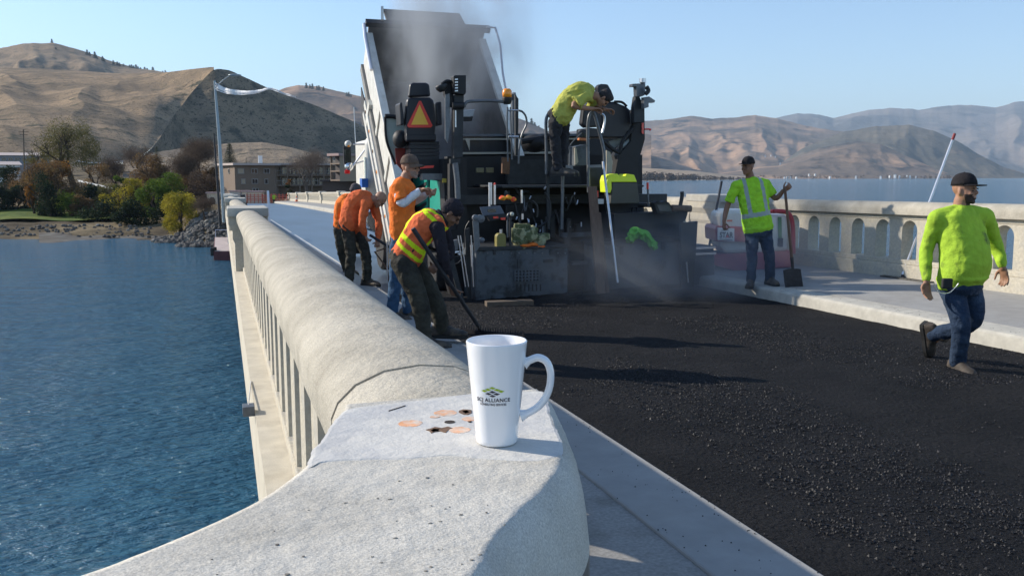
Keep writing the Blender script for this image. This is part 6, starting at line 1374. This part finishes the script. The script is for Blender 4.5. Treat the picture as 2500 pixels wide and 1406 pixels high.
# ================================================================ loose things on and around the paver
def blob(name, label, cat, pts, mt, voxel=.012, folds=.012, fs=14, sm=3, **k):
    t0 = pts[0][0]; t = thing(name, t0, label, cat); mb = MB()
    for p, r_ in pts: mb.ell(p, r_ if isinstance(r_, tuple) else (r_,) * 3)
    finish(mb, k.get('part', 'cloth'), mt, t, voxel, sm, folds, fs); return t
m_camo = mat('camouflage_cloth', (.10, .12, .05), .85, var=.3, vs=20, bump=.6, bs=25, col2=(.30, .30, .17), c2s=9, c2t=(.48, .52))
cb2 = thing('camo_bag', pY(1290, 600, YS), 'crumpled camouflage bag lying on the left half of the screed', 'bag'); mb = MB(); rng = random.Random(21)
for x, y, w in ((1268, 578, .2), (1272, 556, .16), (1290, 575, .2), (1306, 585, .2), (1322, 580, .18), (1280, 590, .2), (1262, 566, .14), (1315, 592, .2), (1296, 560, .12)):
    mb.box(pY(x, y, YS + .12 + rng.uniform(-.04, .04)), (w * rng.uniform(.8, 1.3), .2, w * rng.uniform(.5, .9)), Matrix.Rotation(rng.uniform(-.7, .7), 3, 'Y') @ Matrix.Rotation(rng.uniform(-.5, .5), 3, 'Z'))
finish(mb, 'cloth', m_camo, cb2, .012, 2, .010, 10)
blob('orange_cloth', 'orange rag under the camouflage bag on the screed', 'rag', [(pY(1285, 599, YS - .02), (.10, .06, .022)), (pY(1300, 597, YS - .02), (.09, .06, .025)), (pY(1322, 602, YS - .01), (.07, .05, .012))], m_org)
TT = catmull([Vector(q) for q in ((1530, 570), (1538, 559), (1550, 555), (1565, 557), (1580, 564), (1594, 579), (1602, 592), (1608, 604))], 5); BB = catmull([Vector(q) for q in ((1533, 592), (1544, 594), (1556, 586), (1564, 584), (1573, 590), (1582, 598), (1588, 608), (1594, 611))], 5)
P = []
for j in range(15):
    v_ = j / 14; row = []
    for i, (a, b_) in enumerate(zip(TT, BB)):
        q = a.lerp(b_, v_); w_ = mnoise.noise(Vector((i * .22, j * .12, 3))) * .10 + mnoise.noise(Vector((i * .5, j * .35, 9))) * .06
        row.append(pY(q.x + 1.5 * math.sin(i * .7 + j * .4), q.y + 1.2 * math.sin(i * .5), YS - .07 - .10 * math.sin(math.pi * v_) + w_))
    P.append(row)
jk = thing('green_jacket', pY(1565, 600, YS - .05), 'bright green work shirt draped over the right side of the screed', 'shirt')
o_ = MB().grid(P).build('cloth', fabric('green_cloth', (.15, .50, .06)), jk, smooth=True); m_ = o_.modifiers.new('thick', 'SOLIDIFY'); m_.thickness = .025
blob('work_gloves', 'red and orange gloves lying behind the left control panel', 'gloves', [(pY(1228, 484, YS + .1), (.06, .05, .035)), (pY(1240, 482, YS + .1), (.05, .05, .03)), (pY(1254, 487, YS + .1), (.05, .05, .035))], mat('glove_red_orange', (.75, .06, .03), .8, var=.1, col2=(.8, .35, .02), c2s=14, c2t=(.48, .54)), part='fabric')
t = thing('plastic_tank', pY(1522, 504, 12.0), 'bright yellow topped plastic tank strapped on the back of the paver', 'tank'); m_yel = mat('bright_yellow_plastic', (.74, .88, .03), .4, var=.04)
MB().prism([pY(x, y, 12.0) for x, y in ((1490, 427), (1508, 424), (1512, 430), (1528, 430), (1531, 425), (1549, 427), (1556, 445), (1484, 445))], (0, .28, 0)).build('lid', m_yel, t, bevel=.012)
MB().prism([pY(x, y, 11.99) for x, y in ((1482, 442), (1486, 428), (1493, 430), (1494, 462), (1490, 472), (1483, 470))], (0, .27, 0)).build('side_shell', m_yel, t, bevel=.01)
MB().prism([pY(x, y, 12.01) for x, y in ((1495, 445.5), (1556, 445.5), (1562, 497), (1490, 498))], (0, .26, 0)).build('tank_body', mat('smoked_plastic', (.06, .06, .05), .5, var=.1), t, bevel=.012)
t = thing('plastic_bottle', pY(1224, 604, YS), 'dull yellow plastic jug standing on the screed below the control panel', 'bottle')
MB().prism([pY(x, y, YS) for x, y in ((1213, 576), (1218, 570), (1232, 570), (1236, 576), (1236, 605), (1213, 605))], (0, .12, 0)).build('jug', mat('dull_yellow_plastic', (.22, .19, .05), .5, var=.1), t, bevel=.015); rod('cap', ((1223, 570, YS + .05), (1223, 560, YS + .05)), .02, m_alu, t)
m_plank = mat('rough_brown_plank', (.15, .10, .075), .85, var=.3, vs=8, stretch=(6, 6, 1), bump=.4, bs=40)
for i, (pts, lb) in enumerate(((((1438, 456), (1457, 455), (1479, 716), (1458, 718)), 'wide rough brown plank propped upright against the paver steps'), (((1458, 520), (1467, 519), (1488, 714), (1481, 715)), 'narrow brown plank propped upright beside the wide plank'))):
    t = thing('plank', pY(*pts[2], YS - .2), lb, 'plank'); MB().prism([pY(x, y, YS - .22 + .05 * i) for x, y in pts], (0, .045, 0)).build('board', m_plank, t)
t = thing('wooden_block', pY(1180, 745, YS - .3), 'short scorched plank lying in front of the left screed corner', 'plank')
a, b_ = onb(1186, 742, .05), onb(1300, 738, .05); MB().bar(a, b_, .16, .07).build('board', mat('scorched_plank', (.12, .09, .065), .85, var=.4, vs=10, stretch=(1, 6, 6)), t, bevel=.006)
t = thing('metal_pole', pY(1508, 690, YS - .3), 'long silver pole leaning on the paver to the right of the planks', 'pole'); MB().tube([pY(1508, 690, YS - .35), pY(1472, 395, YS + .2)], .017, 8).build('pole', m_alu, t)
# ================================================================ red and white tank skid
m_redp = mat('red_plastic', (.42, .02, .03), .45, var=.1, vs=4); m_whp = mat('white_poly_tank', (.66, .64, .58), .4, var=.08, vs=3)
sk = thing('tank_skid', at(1840, 655, 14.5), 'red and white water tank skid with a STAR sign behind the shovel man', 'tank')
def cD(px, py, D): return at(px, py, D)
MB().prism([cD(x, y, 14.2) for x, y in ((1744, 622), (1936, 612), (1936, 652), (1800, 664), (1744, 648))], Fh * .8).build('skid_base', m_redp, sk, bevel=.02)
MB().prism([cD(x, y, 14.25) for x, y in ((1756, 520), (1775, 512), (1830, 512), (1836, 520), (1838, 618), (1770, 620), (1757, 600))], Fh * .7).build('tank', m_whp, sk, bevel=.06)
MB().prism([cD(x, y, 14.25) for x, y in ((1846, 526), (1920, 523), (1924, 530), (1924, 612), (1846, 618))], Fh * .7).build('tank', m_whp, sk, bevel=.05)
MB().prism([cD(x, y, 14.15) for x, y in ((1746, 560), (1750, 552), (1862, 556), (1862, 592), (1748, 590))], Fh * .8).build('red_band', m_redp, sk, bevel=.02)
MB().tube(catmull([cD(x, y, 14.2) for x, y in ((1888, 516), (1915, 517), (1930, 528), (1936, 560), (1937, 620))], 5), .035, 10).build('roll_hoop', m_redp, sk, smooth=True); MB().tube([cD(1840, 516, 14.6), cD(1890, 516, 14.2)], .035, 10).build('roll_hoop', m_redp, sk)
MB().prism([cD(x, y, 14.22) for x, y in ((1900, 530), (1908, 530), (1909, 592), (1901, 592))], Fh * .02).build('strap', mat('green_strap', (.10, .22, .10), .7), sk); MB().box(cD(1905, 592, 14.2), (.06, .06, .14)).build('buckle', m_tdark, sk)
MB().prism([cD(x, y, 14.22) for x, y in ((1775, 537), (1788, 537), (1788, 541), (1775, 541))], Fh * .01).build('sticker', m_cone, sk)
MB().prism([cD(x, y, 14.05) for x, y in ((1753, 556), (1793, 558), (1793, 590), (1753, 586))], Fh * .05).build('sign_board', mat('sign_white', (.72, .70, .68), .5, var=.04), sk)
def flat_text(txt, px, py, D, w, mt, name, par, bold=.01, hmul=1.0):
    V, F_ = text_mesh(txt, 1.0, bold, 1.0); w0 = max(v.x for v in V) - min(v.x for v in V); k = w / w0; o = cD(px, py, D)
    MB().add([o + Rt * v.x * k + U * v.y * k * hmul for v in V], F_).build(name, mt, par)
flat_text('STAR', 1773, 580, 14.045, .215, mat('sign_black', (.03, .03, .035), .5, var=0), 'lettering', sk, .03, 1.35)
flat_text('NORTH', 1770, 564, 14.045, .11, bpy.data.materials['sign_black'], 'lettering', sk, .01, 1.0)
MB().prism([cD(x, y, 14.043) for x, y in ((1757, 583.5), (1789, 586), (1789, 587.5), (1757, 585))], Fh * .001).build('sign_line', bpy.data.materials['sign_black'], sk)
MB().prism([cD(x, y, 14.035) for x, y in ((1776, 573), (1780.5, 581), (1776, 579), (1771.5, 581))], Fh * .002).build('sign_emblem', m_or, sk)
# ================================================================ poles by the river side railing
m_galv = mat('galvanised_steel', (.30, .34, .36), .45, .5, var=.12, vs=3)
g = at(546, 500, 60); lp = thing('lamp_post', g, 'tall galvanised lamp post with plastic sheeting blowing from its top', 'lamp post')
MB().tube([g - U * 1.2, at(536, 350, 60.2), at(524, 198, 60.4)], [.14, .11, .075], 12).build('post', m_galv, lp, smooth=40)
MB().tube([at(526, 213, 60.4), at(545, 196, 60.4), at(560, 186, 60.4)], .03, 8).build('lamp_arm', m_galv, lp); MB().ell(at(573, 184, 60.4), (.45, .2, .08), Matrix.Rotation(-YAW, 3, 'Z')).build('lamp_head', m_galv, lp, smooth=True)
for y in (492, 501): MB().lathe([(.02, 0), (.17, 0), (.17, .12), (.02, .12)], at(546, y, 60), n=12).build('collar', m_galv, lp)
m_tornp = mat('torn_white_plastic', (.85, .85, .85), .4, var=.0)
_n = m_tornp.node_tree.nodes; _t = _n.new('ShaderNodeBsdfTranslucent'); _t.inputs[0].default_value = (.9, .9, .9, 1); _m = _n.new('ShaderNodeMixShader'); _m.inputs[0].default_value = .5
_L = m_tornp.node_tree.links; _L.new(_n['Principled BSDF'].outputs[0], _m.inputs[1]); _L.new(_t.outputs[0], _m.inputs[2]); _L.new(_m.outputs[0], _n['Material Output'].inputs[0])
mb = MB(); rng = random.Random(3)
top = [(526, 206), (540, 214), (556, 220), (580, 224), (610, 225), (635, 222), (655, 217), (672, 220), (690, 228), (708, 233), (722, 238)]
for off_, th in ((0, 4.2), (6, 2.6), (12, 1.6)):
    rows = [[], [], []]
    for i, (x, y) in enumerate(catmull([Vector(p) for p in top], 4)):
        f_ = i / 40; w = th * (1 - .6 * f_) + rng.uniform(-.5, .5); yy = y + off_ * (1 - f_ * 1.5) * (1 if f_ < .66 else 0)
        for r_, k in enumerate((-1, 0, 1)): rows[r_].append(at(x, yy + w * k, 60.3 + .15 * math.sin(i * .9 + off_) + .1 * k))
    mb.grid(rows)
mb.build('plastic_sheet', m_tornp, None, label='torn white plastic sheeting streaming from the lamp post top', cat='plastic sheet', loc=at(526, 206, 60.3))
g = at(536, 500, 62); t = thing('wooden_pole', g, 'thin dark pole rising just left of the lamp post', 'pole'); MB().tube([g - U * 1.5, at(522, 326, 62)], [.10, .05], 8).build('post', m_tdark, t)
g = at(659, 549, 24); t = thing('steel_post', g, 'thin steel post standing on the walkway beside the wet road', 'post'); MB().bar(Vector((g.x, g.y, zb(g.y) + .14)), at(654, 466, 24.3), .06, .05).build('post', m_alu, t)
g = at(607, 518, 38); t = thing('leaning_post', g, 'black leaning post beside the far river side balustrade', 'post'); MB().tube([Vector((g.x, g.y, zb(g.y) + .1)), at(592, 476, 38)], .10, 8).build('post', m_tdark, t); MB().span(at(600, 516, 38) + Vector((0, 0, -.2)), at(611, 512, 38.3)).build('foot', m_mesh, t)
# junction box hanging below the ledge
g = pX(607, 1000, .10); t = thing('junction_box', g, 'small grey electrical box hanging on a cable outside the ledge', 'electrical box'); MB().box(g, (.07, .10, .06)).build('box', m_rail, t, bevel=.004); MB().tube([g + U * .03, pX(613, 930, .14)], .004, 6).build('cable', m_alu, t)
# ================================================================ work barge
g = at(540, 650, 88); g.z = WZ; m_bred = mat('barge_red', (.11, .03, .035), .7, var=.3, vs=2); m_bdeck = mat('barge_deck', (.50, .42, .40), .8, var=.15, vs=1.5)
bg_ = thing('work_barge', g, 'dark red work barge moored beside the bridge', 'barge')
def bq(px, py, z):
    r_, fh = ray(px, py); return C0 + r_ * ((z - CZ) / r_.z)
zd_ = WZ + .95
A, B_, C_, D_ = bq(521, 614, zd_), bq(566, 614, zd_), bq(572, 580, zd_), bq(524, 580, zd_)
B_ = B_ + Rt * 1.2; C_ = C_ + Rt * 1.2
MB().prism([A - U * 1.6, B_ - U * 1.6, C_ - U * 1.6, D_ - U * 1.6], (0, 0, 1.6)).build('hull', m_bred, bg_, bevel=.05)
MB().prism([p + U * .01 for p in (A + Rt * .1 + Fh * .1, B_ + Fh * .1, C_ - Fh * .1, D_ + Rt * .1 - Fh * .1)], (0, 0, .04)).build('deck', m_bdeck, bg_)
for a in (A, A.lerp(D_, .95)): pass
MB().tube([D_ + Rt * .15, D_ + Rt * .15 + U * 1.0, C_.lerp(D_, .55) + U * 1.0, C_.lerp(D_, .55)], .05, 6).build('guard_rail', mat('blue_white_rail', (.45, .5, .65), .5), bg_)
MB().prism([A - Rt * .35 - U * .5, A - U * .5, A + Fh * 1.2 - U * .5, A - Rt * .35 + Fh * 1.2 - U * .5], (0, 0, .9)).build('fender', m_tyre, bg_, bevel=.08)
q = A.lerp(C_, .5); e = MB(); e.box(q + U * .35, (.5, .7, .6)); e.lathe([(.16, 0), (.2, .2), (.1, .35)], q + U * .65, n=10); e.build('winch', m_white, bg_); MB().box(A.lerp(C_, .8) + U * .3, (.5, .5, .5)).build('engine', m_tdark, bg_)
MB().tube([A.lerp(B_, .7) + U * .02, A.lerp(B_, .72) + U * 1.4], .08, 8).build('bollard', mat('rusty_post', (.25, .12, .07), .8, var=.2), bg_); MB().lathe([(.12, 0), (.04, .35)], A.lerp(B_, .6) + U * .04, n=8).build('marker_cone', m_cone, bg_)
g = pX(560, 655, -.1)
# ================================================================ steam
def steam(name, c_, rad, dens, sc, th, label, col=(.82, .9, 1.0), seed=0, flat=0):
    m = bpy.data.materials.new(name + '_vapour'); m.use_nodes = True; n = m.node_tree.nodes; L = m.node_tree.links; n.clear()
    o_ = n.new('ShaderNodeOutputMaterial'); v = n.new('ShaderNodeVolumePrincipled'); L.new(v.outputs[0], o_.inputs['Volume']); v.inputs['Color'].default_value = (*col, 1); v.inputs['Anisotropy'].default_value = .2
    tc = n.new('ShaderNodeTexCoord'); mp = n.new('ShaderNodeMapping'); mp.inputs['Scale'].default_value = (1 / rad[0], 1 / rad[1], 1 / rad[2]); L.new(tc.outputs['Object'], mp.inputs[0])
    ln = n.new('ShaderNodeVectorMath'); ln.operation = 'LENGTH'; L.new(mp.outputs[0], ln.inputs[0])
    f_ = n.new('ShaderNodeMapRange'); f_.interpolation_type = 'SMOOTHSTEP'; f_.inputs[1].default_value = 1.0; f_.inputs[2].default_value = .15; L.new(ln.outputs['Value'], f_.inputs[0])
    t_ = n.new('ShaderNodeTexNoise'); t_.inputs['Scale'].default_value = sc; t_.inputs['Detail'].default_value = 4; t_.inputs['Roughness'].default_value = .55; t_.inputs['Distortion'].default_value = .6
    mo = n.new('ShaderNodeMapping'); mo.inputs['Location'].default_value = (seed, seed * 2, 0); mo.inputs['Scale'].default_value = (1, 1, .6); L.new(tc.outputs['Object'], mo.inputs[0]); L.new(mo.outputs[0], t_.inputs['Vector'])
    r_ = n.new('ShaderNodeMapRange'); r_.inputs[1].default_value = th; r_.inputs[2].default_value = th + .22; L.new(t_.outputs['Fac'], r_.inputs[0])
    a = n.new('ShaderNodeMath'); a.operation = 'MULTIPLY'; L.new(f_.outputs[0], a.inputs[0]); L.new(r_.outputs[0], a.inputs[1]); b_ = n.new('ShaderNodeMath'); b_.operation = 'MULTIPLY'; L.new(a.outputs[0], b_.inputs[0]); b_.inputs[1].default_value = dens
    L.new(b_.outputs[0], v.inputs['Density'])
    mb = MB(); mb.ell(c_, rad, n=24, m=14); o = mb.build(name, m, kind='stuff', label=label, loc=c_); return o
steam('steam', Vector((4.0, 15.6, 3.9)), (1.9, 1.5, 2.3), 2.2, 1.0, .44, 'pale steam rising off the raised dump bed', seed=3)
steam('steam_wisp', Vector((5.0, 15.8, 5.0)), (1.7, 1.3, 1.9), .16, .8, .42, 'thin steam drifting to the right of the bed', seed=8)
steam('ground_steam', Vector((6.5, 11.3, .25)), (3.0, 1.6, 1.1), .5, .9, .26, 'blue grey fumes low over the hot mat behind the screed', seed=5)
steam('side_steam', Vector((7.6, 12.9, .8)), (1.2, 1.0, 1.0), .14, 1.1, .25, 'fumes drifting over the pavement beside the paver', seed=6)
# ================================================================ air
hm = bpy.data.materials.new('air_haze'); hm.use_nodes = True; n = hm.node_tree.nodes; L = hm.node_tree.links; n.clear()
o_ = n.new('ShaderNodeOutputMaterial'); v = n.new('ShaderNodeVolumePrincipled'); L.new(v.outputs[0], o_.inputs['Volume'])
v.inputs['Color'].default_value = (.62, .80, 1.0, 1); v.inputs['Density'].default_value = 6.5e-5; v.inputs['Anisotropy'].default_value = .0
MB().span((-9600, -3600, WZ - 60), (13000, 21000, 1250)).build('haze', hm, kind='stuff', label='thin blue haze in the air over the lake')
